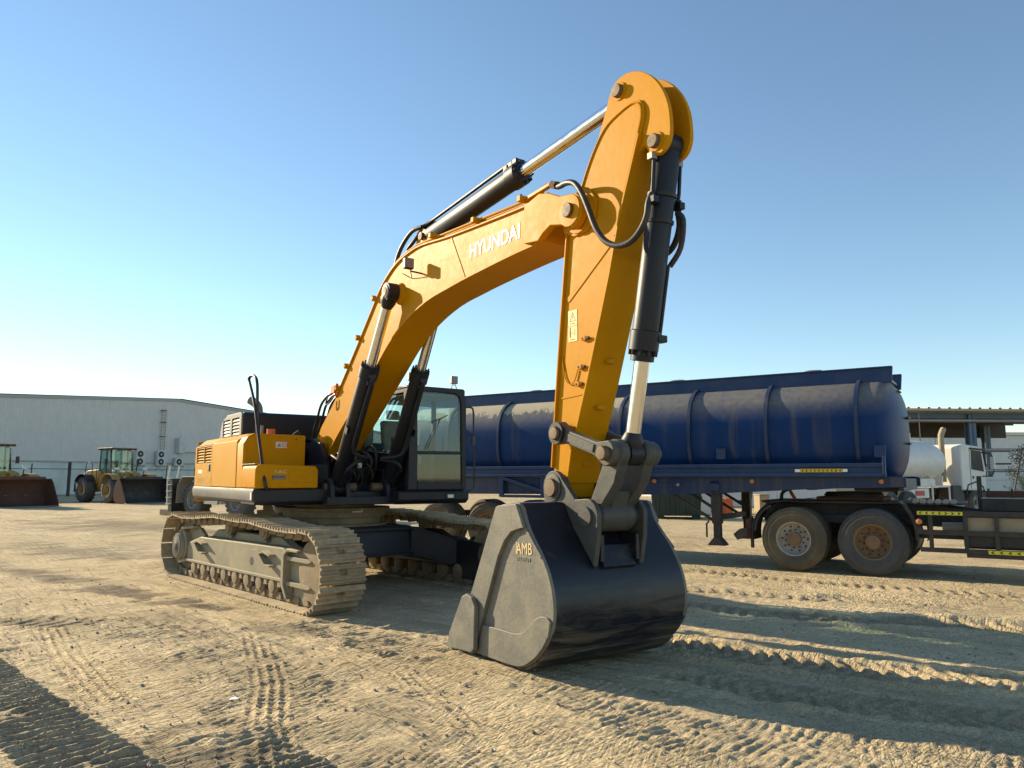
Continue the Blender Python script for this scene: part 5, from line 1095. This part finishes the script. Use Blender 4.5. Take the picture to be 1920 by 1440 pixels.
# ------------------------------------------------------------------ wheel loaders by the warehouse
def loader(label, loc, rz, bucketmat, group):
    t_ = thing('wheel_loader', label, 'loader', loc, rz, group); S = MB
    for x_ in (-1.65, 1.65):
        for y_, o_s in ((-1.45, -1), (1.45, 1)): wheel(t_, (x_, y_, .82), .82, .62, .40, 'tyre', 'lfyellow', o_s, lugs=20, dish=.12, nuts=10)
        S().cyl((x_, -1.0, .82), (x_, 1.0, .82), .16).build('axle', 'lfyellow', t_)
    S().prism([(-3.0, .95), (-.6, .95), (-.55, 1.9), (-.9, 2.12), (-2.2, 2.05), (-2.95, 1.80)], -.80, .80).build('engine_hood', 'lfyellow', t_, .05, 3)
    S().prism([(-3.25, .65), (-2.75, .65), (-2.75, 1.45), (-3.15, 1.45)], -1.2, 1.2).build('counterweight', 'chassis', t_, .05)
    S().prism([(-.9, .75), (.35, .85), (.2, 1.5), (-.9, 1.5)], -.75, .75).build('rear_frame', 'lfyellow', t_, .03)
    S().prism([(.35, .70), (2.3, .70), (2.2, 1.2), (1.75, 1.95), (1.25, 1.95), (.8, 1.3)], -.42, .42).build('front_frame', 'lfyellow', t_, .03)
    c = S(); c.box(-.95, .62, -.72, .72, 1.50, 1.72).box(-1.05, .78, -.80, .80, 3.36, 3.46)
    for x_, x2 in ((-.92, -.88), (.58, .40), (-.1, -.1)):
        for y_ in (-.70, .70): c.bar((x_, y_, 1.7), (x2, y_ * .95, 3.38), .08, .08, (1, 0, 0))
    cb_ = c.build('cab', 'black', t_, .01)
    S().box(-1.08, .80, -.82, .82, 3.455, 3.50).build('roof', 'lfyellow', cb_, .02)
    S().prism([(-.68, 1.74), (.68, 1.74), (.65, 3.36), (-.65, 3.36)], .50, .506, 'x').build('windscreen', 'glass_far', cb_)
    for y_ in (-.70, .70): S().prism([(-.88, 1.74), (.56, 1.74), (.42, 3.36), (-.86, 3.36)], y_, y_ + .006).build('side_window', 'glass_far', cb_)
    S().prism([(-.68, 1.74), (.68, 1.74), (.65, 3.36), (-.65, 3.36)], -.93, -.924, 'x').build('rear_window', 'glass_far', cb_)
    S().box(-.5, .0, -.25, .25, 1.8, 2.1).box(-.55, -.4, -.25, .25, 2.0, 2.7).build('operator_seat', 'seat', cb_, .05)
    S().box(.1, .45, -.5, .5, 1.74, 2.05).build('dashboard', 'white', cb_, .03)
    for y_ in (-.60, .60):
        S().box(.60, .70, y_ - .1, y_ + .1, 3.30, 3.40).build('work_lamp', 'lamp_clear', cb_, .01)
    for y_ in (-.62, .42):
        S().prism([(1.3, 1.95), (1.7, 1.85), (2.45, 1.2), (2.77, .62), (2.64, .48), (2.3, 1.0), (1.55, 1.55), (1.25, 1.70)], y_, y_ + .2).build('lift_arm', 'lfyellow', t_, .03)
    S().prism([(1.55, 1.75), (2.1, 2.0), (2.52, 1.75), (2.47, 1.6), (2.05, 1.82), (1.6, 1.6)], -.14, .14).build('tilt_lever', 'lfyellow', t_, .03)
    S().cyl((2.45, 0, 1.65), (2.74, 0, .95), .07).build('tilt_link', 'black', t_)
    for y0 in (-1.5, .95):
        for xc in (-1.65, 1.65):
            ribbon([(xc + .98 * math.cos(R_(c_)), .82 + .98 * math.sin(R_(c_))) for c_ in range(150, 35, -10)], y0, y0 + .55, .03).build('fender', 'lfyellow' if xc > 0 else 'black', t_, .006)
    for y_ in (-.9, .9):
        S().tube([(1.5, y_, 1.7), (1.62, y_, 2.05), (1.7, y_, 2.1)], .03, 8).build('lamp_stalk', 'black', t_)
        S().box(1.62, 1.78, y_ - .14, y_ + .14, 2.06, 2.22).build('headlamp', 'lamp_clear', t_, .02)
        S().tube([(-2.3, y_, 1.2), (-2.3, y_, 2.45), (-1.5, y_, 2.45), (-1.5, y_, 1.5)], .025, 8, smooth=3).build('hand_rail', 'black', t_)
        S().tube([(-1.0, y_ * .95, .8), (-.95, y_ * .95, 2.2)], .022, 8).build('ladder_rail', 'black', t_)
        S().box(.55, .60, y_ * 1.15 - .1, y_ * 1.15 + .1, 2.4, 2.8).build('mirror', 'black', t_, .02)
        for k in range(3): S().box(-1.05, -.75, min(y_, y_ * 1.2), max(y_, y_ * 1.2), .7 + k * .33, .74 + k * .33).build('ladder_step', 'black', t_)
    pf = smooth2([(4.25, .04), (3.5, .05), (3.0, .12), (2.78, .40), (2.78, .80), (2.98, 1.25), (3.35, 1.50)], 3)
    bk_ = ribbon(pf, -1.55, 1.55, .04).build('bucket', bucketmat, t_, .006)
    for y_ in (-1.56, 1.52): S().prism(pf + [(3.55, 1.30), (4.15, .30)], y_, y_ + .04).build('bucket_side', bucketmat if y_ > 0 else 'rust', bk_, .006)
    S().box(4.18, 4.42, -1.6, 1.6, .02, .05).build('cutting_edge', 'steel_grey', bk_, .006)
    S().prism([(3.15, 1.46), (3.42, 1.48), (3.40, 1.64), (3.2, 1.60)], -1.2, 1.2).build('spill_guard', bucketmat, bk_, .01)
    return t_
loader('yellow wheel loader with dark bucket parked near the air conditioners', (-25.7, 50.4, 0), -36, 'chassis', 'wheel loaders by the warehouse')
loader('wheel loader with rust-red bucket at the left edge, beyond it the warehouse', (-29.5, 43.9, 0), -31, 'rust', 'wheel loaders by the warehouse')

# ------------------------------------------------------------------ warehouse on the left
WP0 = Vector((-42.4, 64.3, 0)); WD = Vector((8.55, 13.9, 0)).normalized(); WA = math.degrees(math.atan2(WD.y, WD.x))
wh = thing('warehouse', 'long grey corrugated warehouse with low gable behind the loaders', 'building', WP0, WA)
S_RIDGE, H_RIDGE, SL = 16.3, 9.45, .060
def wtop(s): return H_RIDGE - SL * abs(s - S_RIDGE)
prof_c = []; s = -26.0
while s < 52: prof_c += [(s, 0), (s + .17, 0), (s + .20, .028), (s + .31, .028)]; s += .34
vs = []
for a_, d_ in prof_c: vs += [(a_, -d_, 3.0), (a_, -d_, wtop(a_) - .02)]
fs = [(2 * i, 2 * i + 2, 2 * i + 3, 2 * i + 1) for i in range(len(prof_c) - 1)]
MB().add(vs, fs).build('corrugated_wall', 'clad', wh, flat=True)
MB().box(-26, 52, .02, .4, 0, 3.0).build('lower_wall', 'lowwall', wh)
MB().prism([(-26, 2.9), (52, 2.9), (52, wtop(52) - .1), (S_RIDGE, H_RIDGE - .1), (-26, wtop(-26) - .1)], .05, 40).build('building_core', 'clad', wh)
for a_, b_ in ((-26, S_RIDGE), (S_RIDGE, 52)): MB().bar((a_, -.02, wtop(a_) - .10), (b_, -.02, wtop(b_) - .04), .22, .26).build('eave_trim', 'clad_trim' , wh, .02)
for a_, b_ in ((-26, S_RIDGE), (S_RIDGE, 52)): MB().add([(a_, -.2, wtop(a_) + .12), (b_, -.2, wtop(b_) + .12), (b_, 40, wtop(b_) + .12), (a_, 40, wtop(a_) + .12)], [(0, 1, 2, 3)]).build('roof', 'roof', wh)
MB().bar((-26, -.08, 3.0), (52, -.08, 3.0), .12, .10).build('base_flashing', 'clad_trim', wh)
def on_wall(s_, y_, z_): return wh.matrix_basis @ Vector((s_, y_, z_))
Mw = Matrix.Translation(WP0) @ Matrix.Rotation(R_(WA), 4, 'Z')
for s_, z_, hgt, fans, lab in ((12.0, 2.75, 1.45, 2, 'double-fan air conditioner on the warehouse wall, nearest the loader'), (14.2, 2.75, 1.45, 2, 'double-fan air conditioner directly below the wall ladder'), (16.2, 2.75, .78, 1, 'small single-fan air conditioner beside the excavator on the warehouse wall')):
    ac = thing('air_conditioner', lab, 'air conditioner', Mw @ Vector((s_, -.10, z_)), WA, 'air conditioners on the warehouse wall')
    MB().box(-.48, .48, -.45, -.05, 0, hgt).build('casing', 'ac', ac, .03)
    for k in range(fans):
        zc = hgt * (k + .5) / fans
        MB().lathe((-.08, -.449, zc), (0, -1, 0), [(0, .30), (.012, .30), (.015, .28)], 24).build('fan_opening', 'black', ac)
        MB().lathe((-.08, -.468, zc), (0, -1, 0), [(0, .09), (.012, .09)], 16).build('fan_hub', 'ac', ac)
    for x_ in (-.4, .4):
        MB().bar((x_, -.02, -.04), (x_, -.55, -.04), .05, .05).bar((x_, -.02, -.55), (x_, -.5, -.06), .04, .04).build('bracket', 'clad_trim', ac)
ld = thing('wall_ladder', 'narrow ladder climbing the grey warehouse wall above an air conditioner', 'ladder', Mw @ Vector((14.4, -.08, 4.3)), WA)
for x_ in (-.22, .22): MB().cyl((x_, -.15, 0), (x_, -.15, 3.9), .03, n=8).build('ladder_rail', 'steel_grey', ld)
for k in range(13): MB().cyl((-.22, -.15, .15 + .3 * k), (.22, -.15, .15 + .3 * k), .02, n=6).build('ladder_rung', 'steel_grey', ld)
for z_ in (1.3, 2.7, 3.9): MB().box(-.28, .28, -.2, .0, z_, z_ + .06).build('ladder_hoop', 'black', ld)
bx_ = thing('electrical_cabinet', 'pale electrical cabinet on the warehouse wall above the small air conditioner', 'cabinet', Mw @ Vector((16.4, -.1, 4.0)), WA)
MB().box(-.45, .25, -.6, 0, 0, 1.55).build('casing', 'ac', bx_, .03)
MB().box(.25, 2.3, -.25, 0, .15, 1.5).build('rear_box', 'clad', bx_, .03)
MB().cyl((-.1, -.3, 1.55), (-.1, -.3, 1.85), .05).build('cable_gland', 'ac', bx_)
# fence in front of the warehouse
fa = thing('chain_link_fence', 'dark fence of cranked posts and a top rail before the warehouse', 'fence', Mw @ Vector((0, -3.2, 0)), WA)
for s_ in np.arange(-14.5, 24, 3.05):
    MB().tube([(s_, 0, 0), (s_, 0, 2.35), (s_ - .1, -.25, 2.7)], .045, 6).build('fence_post', 'chassis', fa)
for z_ in (2.3, .12): MB().tube([(-16, 0, z_), (24, 0, z_)], .028, 6).build('fence_rail', 'chassis', fa)
po = MB().lathe(Mw @ Vector((.95 + 3.2, -2.6, 0)), (0, 0, 1), [(0, .13), (2.9, .13), (2.92, .02)], 12).build('steel_post', 'chassis'); tag(po, 'thick dark post standing against the pale wall beside the left loader', 'post')

# ------------------------------------------------------------------ pale heavy truck behind the excavator's tail
ht = thing('heavy_truck', 'pale grey heavy truck with chunky tyres, mostly hidden behind the excavator', 'truck', (-10.95, 31.6, 0), -37)
for x_ in (-1.55, 1.45):
    for y_, o_s in ((-1.3, -1), (1.3, 1)): wheel(ht, (x_, y_, .70), .70, .52, .36, 'tyre', 'steel_grey', o_s, lugs=22, dish=.16, nuts=8)
    MB().cyl((x_, -1, .7), (x_, 1, .7), .14).build('axle', 'chassis', ht)
MB().box(-3.0, 3.2, -.55, .55, .8, 1.2).build('chassis', 'chassis', ht, .03)
MB().prism([(-1.0, 1.25), (2.9, 1.25), (2.9, 2.0), (2.4, 2.6), (-.6, 2.6), (-1.0, 1.9)], -1.15, 1.2).build('body', 'silver', ht, .06, 3)
for xc in (-1.55, 1.45):
    for y0 in (-1.42, .86): ribbon([(xc - .98, .55), (xc - .92, 1.25), (xc - .6, 1.6), (xc + .6, 1.6), (xc + .92, 1.25), (xc + .98, .7)], y0, y0 + .56, .04).build('fender', 'silver', ht, .01)
MB().box(-.62, .5, -1.35, -.75, .55, 1.15).build('tool_locker', 'white', ht, .03)
MB().box(-.55, .43, -1.36, -1.352, .62, 1.08).build('locker_door', 'white', ht, .01)
MB().box(-3.0, -2.72, -1.5, -.6, .2, 1.55).build('mud_flap', 'rubber', ht, .02)
la = MB()
for y_ in (-1.62, -1.22): la.tube([(-2.85, y_, .45), (-2.9, y_, 1.5), (-2.75, y_, 2.05)], .03, 8)
la.build('ladder_rails', 'white', ht)
for k in range(5): MB().box(-2.98, -2.75, -1.62, -1.22, .5 + k * .26, .54 + k * .26).build('ladder_step', 'white', ht)
MB().cyl((-.5, -.75, 2.95), (-.5, -.35, 2.95), .32, n=24).build('winch_drum', 'white', ht)
MB().tube([(-.2, -.9, 2.5), (-.1, -.9, 3.1), (.2, -.9, 3.15), (.4, -.9, 2.6)], .05, 8, smooth=3).build('guard_hoop', 'chassis', ht)
MB().box(0, .7, -1.0, -.4, 2.6, 2.95).build('air_cleaner', 'silver', ht, .04)
MB().box(-.8, .4, -.9, -.2, 2.58, 2.7).build('mount', 'silver', ht, .03)
for i, (px, py, w_, mt, lab) in enumerate(((-9.4, 32.3, 1.5, 'wood', 'low stack of pale timber blocks behind the near crawler'), (-14.3, 33.2, .9, 'wood', 'timber block lying left of the pale heavy truck'))):
    o = thing('timber_stack', lab, 'timber', (px, py, 0), -20 - 10 * i)
    for k in range(2 if i == 0 else 1):
        for j in range(2): MB().box(-w_ * (.8 - .2 * k), w_ * (.8 - .25 * k), -.3 + .32 * j, -.02 + .32 * j, .01 + .26 * k, .25 + .26 * k).build('timber_block', mt, o, .015)

# ------------------------------------------------------------------ white tanker truck on the right, beyond the tractor
wt = thing('water_tanker', 'white tanker truck with pink-white rounded tank under the steel shed', 'truck', (17.3, 33.5, 0), 33)
secs = [(-4.6, .05), (-4.5, .5), (-4.25, .82), (-3.9, .96), (-3.4, 1.0), (.2, 1.0), (.7, .95), (1.05, .8), (1.25, .5), (1.32, .05)]; n = 40; vs = []
for x_, s_ in secs: vs += [(x_, 1.18 * s_ * math.cos(2 * math.pi * k / n), 2.25 + .93 * s_ * math.sin(2 * math.pi * k / n)) for k in range(n)]
MB().add(vs, [(i * n + k, i * n + (k + 1) % n, (i + 1) * n + (k + 1) % n, (i + 1) * n + k) for i in range(len(secs) - 1) for k in range(n)] + [tuple(range(n - 1, -1, -1)), tuple((len(secs) - 1) * n + k for k in range(n))]).build('tank', 'white', wt, ang=60)
MB().box(-2.0, -.7, -.45, .45, 3.0, 3.48).build('manhole_box', 'white', wt, .03)
MB().tube([(-2.2, -.5, 3.06), (-.5, -.55, 3.02)], .025, 6).build('red_hose', 'red', wt)
for x_ in (-3.0, -1.6, -.4, .5): MB().prism([(-1.02, 1.25), (-.5, 1.25), (-.4, 1.40), (-.9, 1.70), (-1.05, 1.65)], x_ - .05, x_ + .05, 'x').build('tank_saddle', 'white', wt, .01)
MB().box(-4.8, 3.9, -.45, .45, .85, 1.15).build('chassis', 'chassis', wt, .03)
MB().box(-4.3, -.2, -1.12, -1.0, 1.20, 1.55).build('side_box', 'white', wt, .05)
ho = MB().box(-.55, .85, -1.15, -1.10, .40, .48).box(-.55, .85, -1.15, -1.10, 1.18, 1.26).box(-.55, -.47, -1.15, -1.10, .48, 1.18).box(.77, .85, -1.15, -1.10, .48, 1.18).build('guard_frame', 'white', wt, .01)
MB().box(-2.2, -.7, -1.1, -.6, .75, 1.15).build('pump_box', 'white', wt, .03)
MB().box(-1.75, -1.1, -1.13, -1.1, .85, 1.05).build('pump_cover', 'red', wt, .01)
MB().box(1.05, 2.0, -1.15, -.5, .55, 1.25).build('battery_box', 'chassis', wt, .06)
cbn = MB().prism([(1.75, 1.05), (3.75, 1.0), (3.85, 1.9), (3.55, 2.95), (1.95, 3.05), (1.75, 2.9)], -1.22, 1.22).build('cab', 'white', wt, .07, 3)
MB().prism([(2.55, 1.95), (3.62, 1.85), (3.45, 2.75), (2.6, 2.80)], -1.232, -1.222).build('door_window', 'black', cbn, .02)
MB().prism([(3.845, 1.95), (3.86, 1.95), (3.605, 2.82), (3.59, 2.82)], -1.05, 1.05).build('windscreen', 'black', cbn)
MB().box(2.45, 2.47, -1.23, -1.22, 1.1, 2.85).build('door_gap', 'black', cbn)
MB().box(2.6, 2.72, -1.24, -1.222, 1.55, 1.66).build('door_handle', 'black', cbn)
MB().prism([(2.5, 2.82), (3.7, 2.78), (3.75, 2.86), (2.5, 2.90)], -1.30, -1.22).build('rain_shield', 'black', cbn, .01)
MB().tube([(3.5, -1.2, 2.7), (3.75, -1.55, 2.55), (3.75, -1.55, 1.75), (3.45, -1.2, 1.65)], .025, 8, smooth=3).build('mirror_stay', 'rail', cbn)
MB().box(3.68, 3.78, -1.66, -1.46, 1.95, 2.5).build('mirror', 'white', cbn, .03)
MB().box(3.3, 3.9, -1.24, 1.24, .45, 1.0).build('bumper', 'black', wt, .05)
MB().tube([(1.5, -.55, 1.4), (1.5, -.55, 3.2), (1.56, -.55, 3.5), (1.75, -.55, 3.72)], .12, 14, smooth=4).build('exhaust_stack', 'wood', wt)
ribbon([(2.05, .9), (2.2, 1.25), (2.9, 1.38), (3.45, 1.15), (3.6, .7)], -1.25, -.8, .06).build('fender', 'black', wt, .01)
for x_ in (-3.6, -2.3, 2.85):
    for y_, o_s in ((-1.2, -1), (1.2, 1)): wheel(wt, (x_, y_, .52), .52, .30, .29, 'tyre', 'rim', o_s, holes=8)

# ------------------------------------------------------------------ steel shed, boundary wall and the yard behind it, right
sd = thing('steel_shed', 'open steel shed with blue columns and corrugated roof on the right', 'shed', (18.4, 44.5, 0), 5)
for x_ in (-6.5, 1.0, 8.6, 16.2):
    for y_ in (0, 9):
        MB().box(x_ - .05, x_ + .05, y_ - .22, y_ + .22, 0, 5.3).box(x_ - .22, x_ + .22, y_ - .22, y_ - .17, 0, 5.3).box(x_ - .22, x_ + .22, y_ + .17, y_ + .22, 0, 5.3).build('column', 'steel_blue', sd, .01)
    MB().bar((x_, 0, 5.15), (x_, 9, 5.5), .2, .35).build('rafter', 'steel_blue', sd)
for y_, z_ in ((0, 5.2), (4.5, 5.3), (9, 5.45)): MB().bar((-6.5, y_, z_), (16.5, y_, z_), .18, .32).build('eave_beam', 'steel_blue', sd)
MB().box(-8, 18, 9.3, 9.4, 4.4, 5.8).build('roof_shade_sheet', 'chassis', sd)  # dark sheet added to give the dim interior under the roof
for k in range(6): MB().box(-8, 18, 1.5 + k * 1.4, 1.6 + k * 1.4, 5.25, 5.4).build('purlin', 'chassis', sd)
rf = []; s = -8.0
while s < 18: rf += [(s, 0), (s + .35, 0), (s + .40, .09), (s + .50, .09), (s + .55, 0)]; s += .62
vs = []
for a_, d_ in rf: vs += [(a_, -1.0, 5.52 + d_), (a_, 10, 5.95 + d_)]
MB().add(vs, [(2 * i, 2 * i + 2, 2 * i + 3, 2 * i + 1) for i in range(len(rf) - 1)]).build('roof_sheet', 'roof', sd, flat=True)
MB().box(-8, 18, -1.0, -.94, 5.40, 5.53).build('fascia', 'roof', sd)
for z_, y_ in ((4.85, -.4), (3.15, -.4), (1.95, -.4)): MB().tube([(-8, y_, z_), (18, y_, z_ + .05)], .09, 10).build('pipe', 'steel_grey', sd)
for z_ in (3.45, 2.55, 1.55): MB().bar((-8, 9, z_), (18, 9, z_), .08, .12).build('rear_rail', 'chassis', sd)
for (a_, b_) in (((1, 1.0), (-6.5, 4.6)), ((1, 1.4), (-6.5, 3.1)), ((1, 1.6), (5.5, .6)), ((1, .6), (6.5, 2.6)), ((8.6, 1.0), (1, 4.6))): MB().bar((a_[0], 8.8, a_[1]), (b_[0], 8.8, b_[1]), .08, .12).build('brace', 'chassis', sd)
MB().bar((-5.5, .5, 2.6), (.8, .5, 4.8), .10, .14).build('brace', 'chassis', sd)
for x_ in (-5.2, -2.2):
    MB().lathe((x_, 3, 4.15), (0, 0, 1), [(0, .42), (.10, .36), (.35, .16), (.5, .12), (.9, .03)], 20).build('hanging_lamp', 'steel_grey', sd)
for x_ in (-3.6, 5.2): MB().cyl((x_, -.4, 3.2), (x_, -.4, 5.5), .03, n=8).build('hanger_rod', 'steel_grey', sd)
bw = thing('boundary_wall', 'low whitewashed boundary wall running behind the white tanker', 'wall', (8, 43, 0), 3)
MB().box(0, 34, 0, .25, 0, 1.45).build('wall_body', 'wall_white', bw)
MB().box(0, 34, -.05, .30, 1.45, 1.62).build('wall_coping', 'wall_white', bw, .02)
for x_ in np.arange(3.4, 34, 3.4): MB().box(x_ - .01, x_ + .01, -.004, .0, 0, 1.45).build('wall_joint', 'clad_trim', bw)
wb = thing('white_building', 'cream-white panelled building seen through the open steel shed', 'building', (14, 66, 0), 4)
for k in range(9): MB().box(-2 + k * 4.2, -2 + k * 4.2 + 4.15, -.05, .0, 1.2, 5.2).build('wall_panel', 'wall_white', wb, .01)
MB().box(-2, 36, .01, 12, 0, 5.3).build('building_body', 'wall_white', wb)
MB().box(-2.2, 36.2, -.3, 12, 5.3, 5.55).build('parapet', 'wall_white', wb, .02)
gs = thing('sheet_gate', 'light blue corrugated sheet screen behind the shed column', 'screen', (22.5, 58, 0), 4)
for k in range(40): MB().box(-2 + k * .25, -2 + k * .25 + .18, 0, .05, 0, 2.55).build('sheet_rib', 'steel_grey' if k % 2 else 'clad', gs)
# coils of steel hung on a leaning pole
cp = thing('coil_pole', 'leaning pole hung with looped dark metal coils at the right edge', 'pole', (12.35, 19.6, 0), 0)
MB().cyl((0, 0, .0), (.62, 0, 2.35), .022, n=8).build('pole', 'chassis', cp)
for (cx, cz, a0) in ((.30, 1.72, 0), (.55, 1.98, .4), (.62, 2.26, .2), (.40, 2.12, .5)):
    for k in range(9):
        a_ = 2 * math.pi * k / 9 + a0; dx, dz = math.cos(a_), math.sin(a_); px_, pz_ = -dz, dx
        lp = [(cx + dx * .04, -.02, cz + dz * .04), (cx + dx * .12 + px_ * .028, -.03, cz + dz * .12 + pz_ * .028), (cx + dx * .185, -.035, cz + dz * .185), (cx + dx * .12 - px_ * .028, -.03, cz + dz * .12 - pz_ * .028), (cx + dx * .04, -.02, cz + dz * .04)]
        MB().tube(lp, .008, 6, smooth=3).build('metal_loop', 'black', cp)
# dry bush by the wall
bu = thing('dry_bush', 'sparse dry yellow-green bush at the right edge before the white wall', 'bush', (27.0, 40.5, 0), 0)
stem = MB(); lf = MB()
for k in range(46):
    a_ = random.uniform(0, 2 * math.pi); sp = random.uniform(.2, 1.5); hh = random.uniform(1.0, 2.1)
    p_ = [Vector((0, 0, 0)), Vector((math.cos(a_) * sp * .4, math.sin(a_) * sp * .4, hh * .55)), Vector((math.cos(a_) * sp, math.sin(a_) * sp, hh))]
    stem.tube(p_, .012, 5, smooth=3)
    for j in range(26):
        u = random.uniform(.3, 1); q = (p_[0].lerp(p_[1], u * 2) if u < .5 else p_[1].lerp(p_[2], u * 2 - 1)) + Vector([random.gauss(0, .07) for _ in range(3)])
        d1 = Vector([random.uniform(-1, 1) for _ in range(3)]).normalized(); d2 = d1.orthogonal().normalized()
        lf.add([q, q + d1 * .05 + d2 * .02, q + d1 * .12, q + d1 * .05 - d2 * .02], [(0, 1, 2, 3)])
stem.build('stems', 'wood', bu); lf.build('foliage', 'foliage', bu, flat=True)['kind'] = 'stuff'
# ------------------------------------------------------------------ small things seen under the trailer and on the sand
gc = thing('steel_container', 'dark green steel skip standing beyond the trailer, seen beside the bucket', 'container', (6.6, 31.0, 0), -12)
MB().prism([(-.95, .12), (.85, .12), (.95, 1.5), (-1.05, 1.5)], -.9, .9).build('body', 'green', gc, .02)
for k in range(5): MB().box(-.8 + k * .38, -.72 + k * .38, -.96, -.9, .15, 1.45).build('rib', 'green', gc, .01)
for x_ in (-.7, .7): MB().box(x_ - .15, x_ + .15, -.85, .85, 0, .13).build('skid', 'green', gc, .01)
ch = thing('office_chair', 'black swivel chair standing among junk beyond the landing legs', 'chair', (10.35, 34.6, 0), 150)
MB().box(-.27, .27, -.27, .27, .50, .60).build('seat', 'black', ch, .04)
MB().prism([(-.27, .62), (-.21, .62), (-.30, 1.15), (-.36, 1.15)], -.25, .25).build('backrest', 'black', ch, .02)
MB().cyl((0, 0, .1), (0, 0, .52), .03).build('gas_lift', 'steel_grey', ch)
for k in range(5): MB().bar((0, 0, .12), (.3 * math.cos(k * 1.2566), .3 * math.sin(k * 1.2566), .06), .04, .03).build('base_arm', 'steel_grey', ch)
oc = thing('fuel_can', 'bright orange-red plastic can standing between the landing legs and the chair', 'can', (9.55, 34.4, 0), 20)
MB().prism([(-.2, 0), (.2, 0), (.2, .55), (.08, .68), (-.2, .68)], -.12, .12).build('body', 'orange', oc, .03)
MB().cyl((.13, 0, .60), (.19, 0, .70), .045).build('cap', 'black', oc)
MB().tube([(-.15, 0, .66), (-.13, 0, .78), (.04, 0, .78), (.06, 0, .66)], .02, 8, smooth=3).build('handle', 'orange', oc)
for i, (px, py, mt, w_, h_, lab) in enumerate(((8.0, 33.5, 'clad', .9, 1.2, 'grey steel cabinet standing beyond the near landing leg'), (11.3, 35.2, 'wood', .5, .8, 'brown crate standing right of the swivel chair'), (8.6, 35.0, 'steel_blue', .7, .9, 'blue drum-like box behind the landing legs'))):
    o = thing('storage_box', lab, 'box', (px, py, 0), 15 * i)
    MB().box(-w_ / 2, w_ / 2, -w_ / 2, w_ / 2, .03, h_).build('body', mt, o, .03)
    MB().box(-w_ / 2 - .02, w_ / 2 + .02, -w_ / 2 - .02, w_ / 2 + .02, h_, h_ + .05).build('lid', mt, o, .015)
    MB().box(-.1, .1, -w_ / 2 - .025, -w_ / 2, h_ * .6, h_ * .6 + .06).build('handle', 'black', o, .01)
pp = MB().add([(-.055, -.035, .012), (.055, -.03, .016), (.06, .035, .010), (.0, .04, .022), (-.055, .03, .012), (-.055, -.035, .009), (.055, -.03, .013), (.06, .035, .007), (.0, .04, .019), (-.055, .03, .009)], [(0, 1, 2, 3, 4), (9, 8, 7, 6, 5), (0, 5, 6, 1), (1, 6, 7, 2), (2, 7, 8, 3), (3, 8, 9, 4), (4, 9, 5, 0)]).build('paper_scrap', 'letter', None, flat=True)
pp.location = (-2.01, 5.8, gz(-2.01, 5.8)); pp.rotation_euler = (0, 0, .2); pp.scale = (.6, .6, 1); tag(pp, 'small white paper scrap lying on the foreground sand', 'litter')
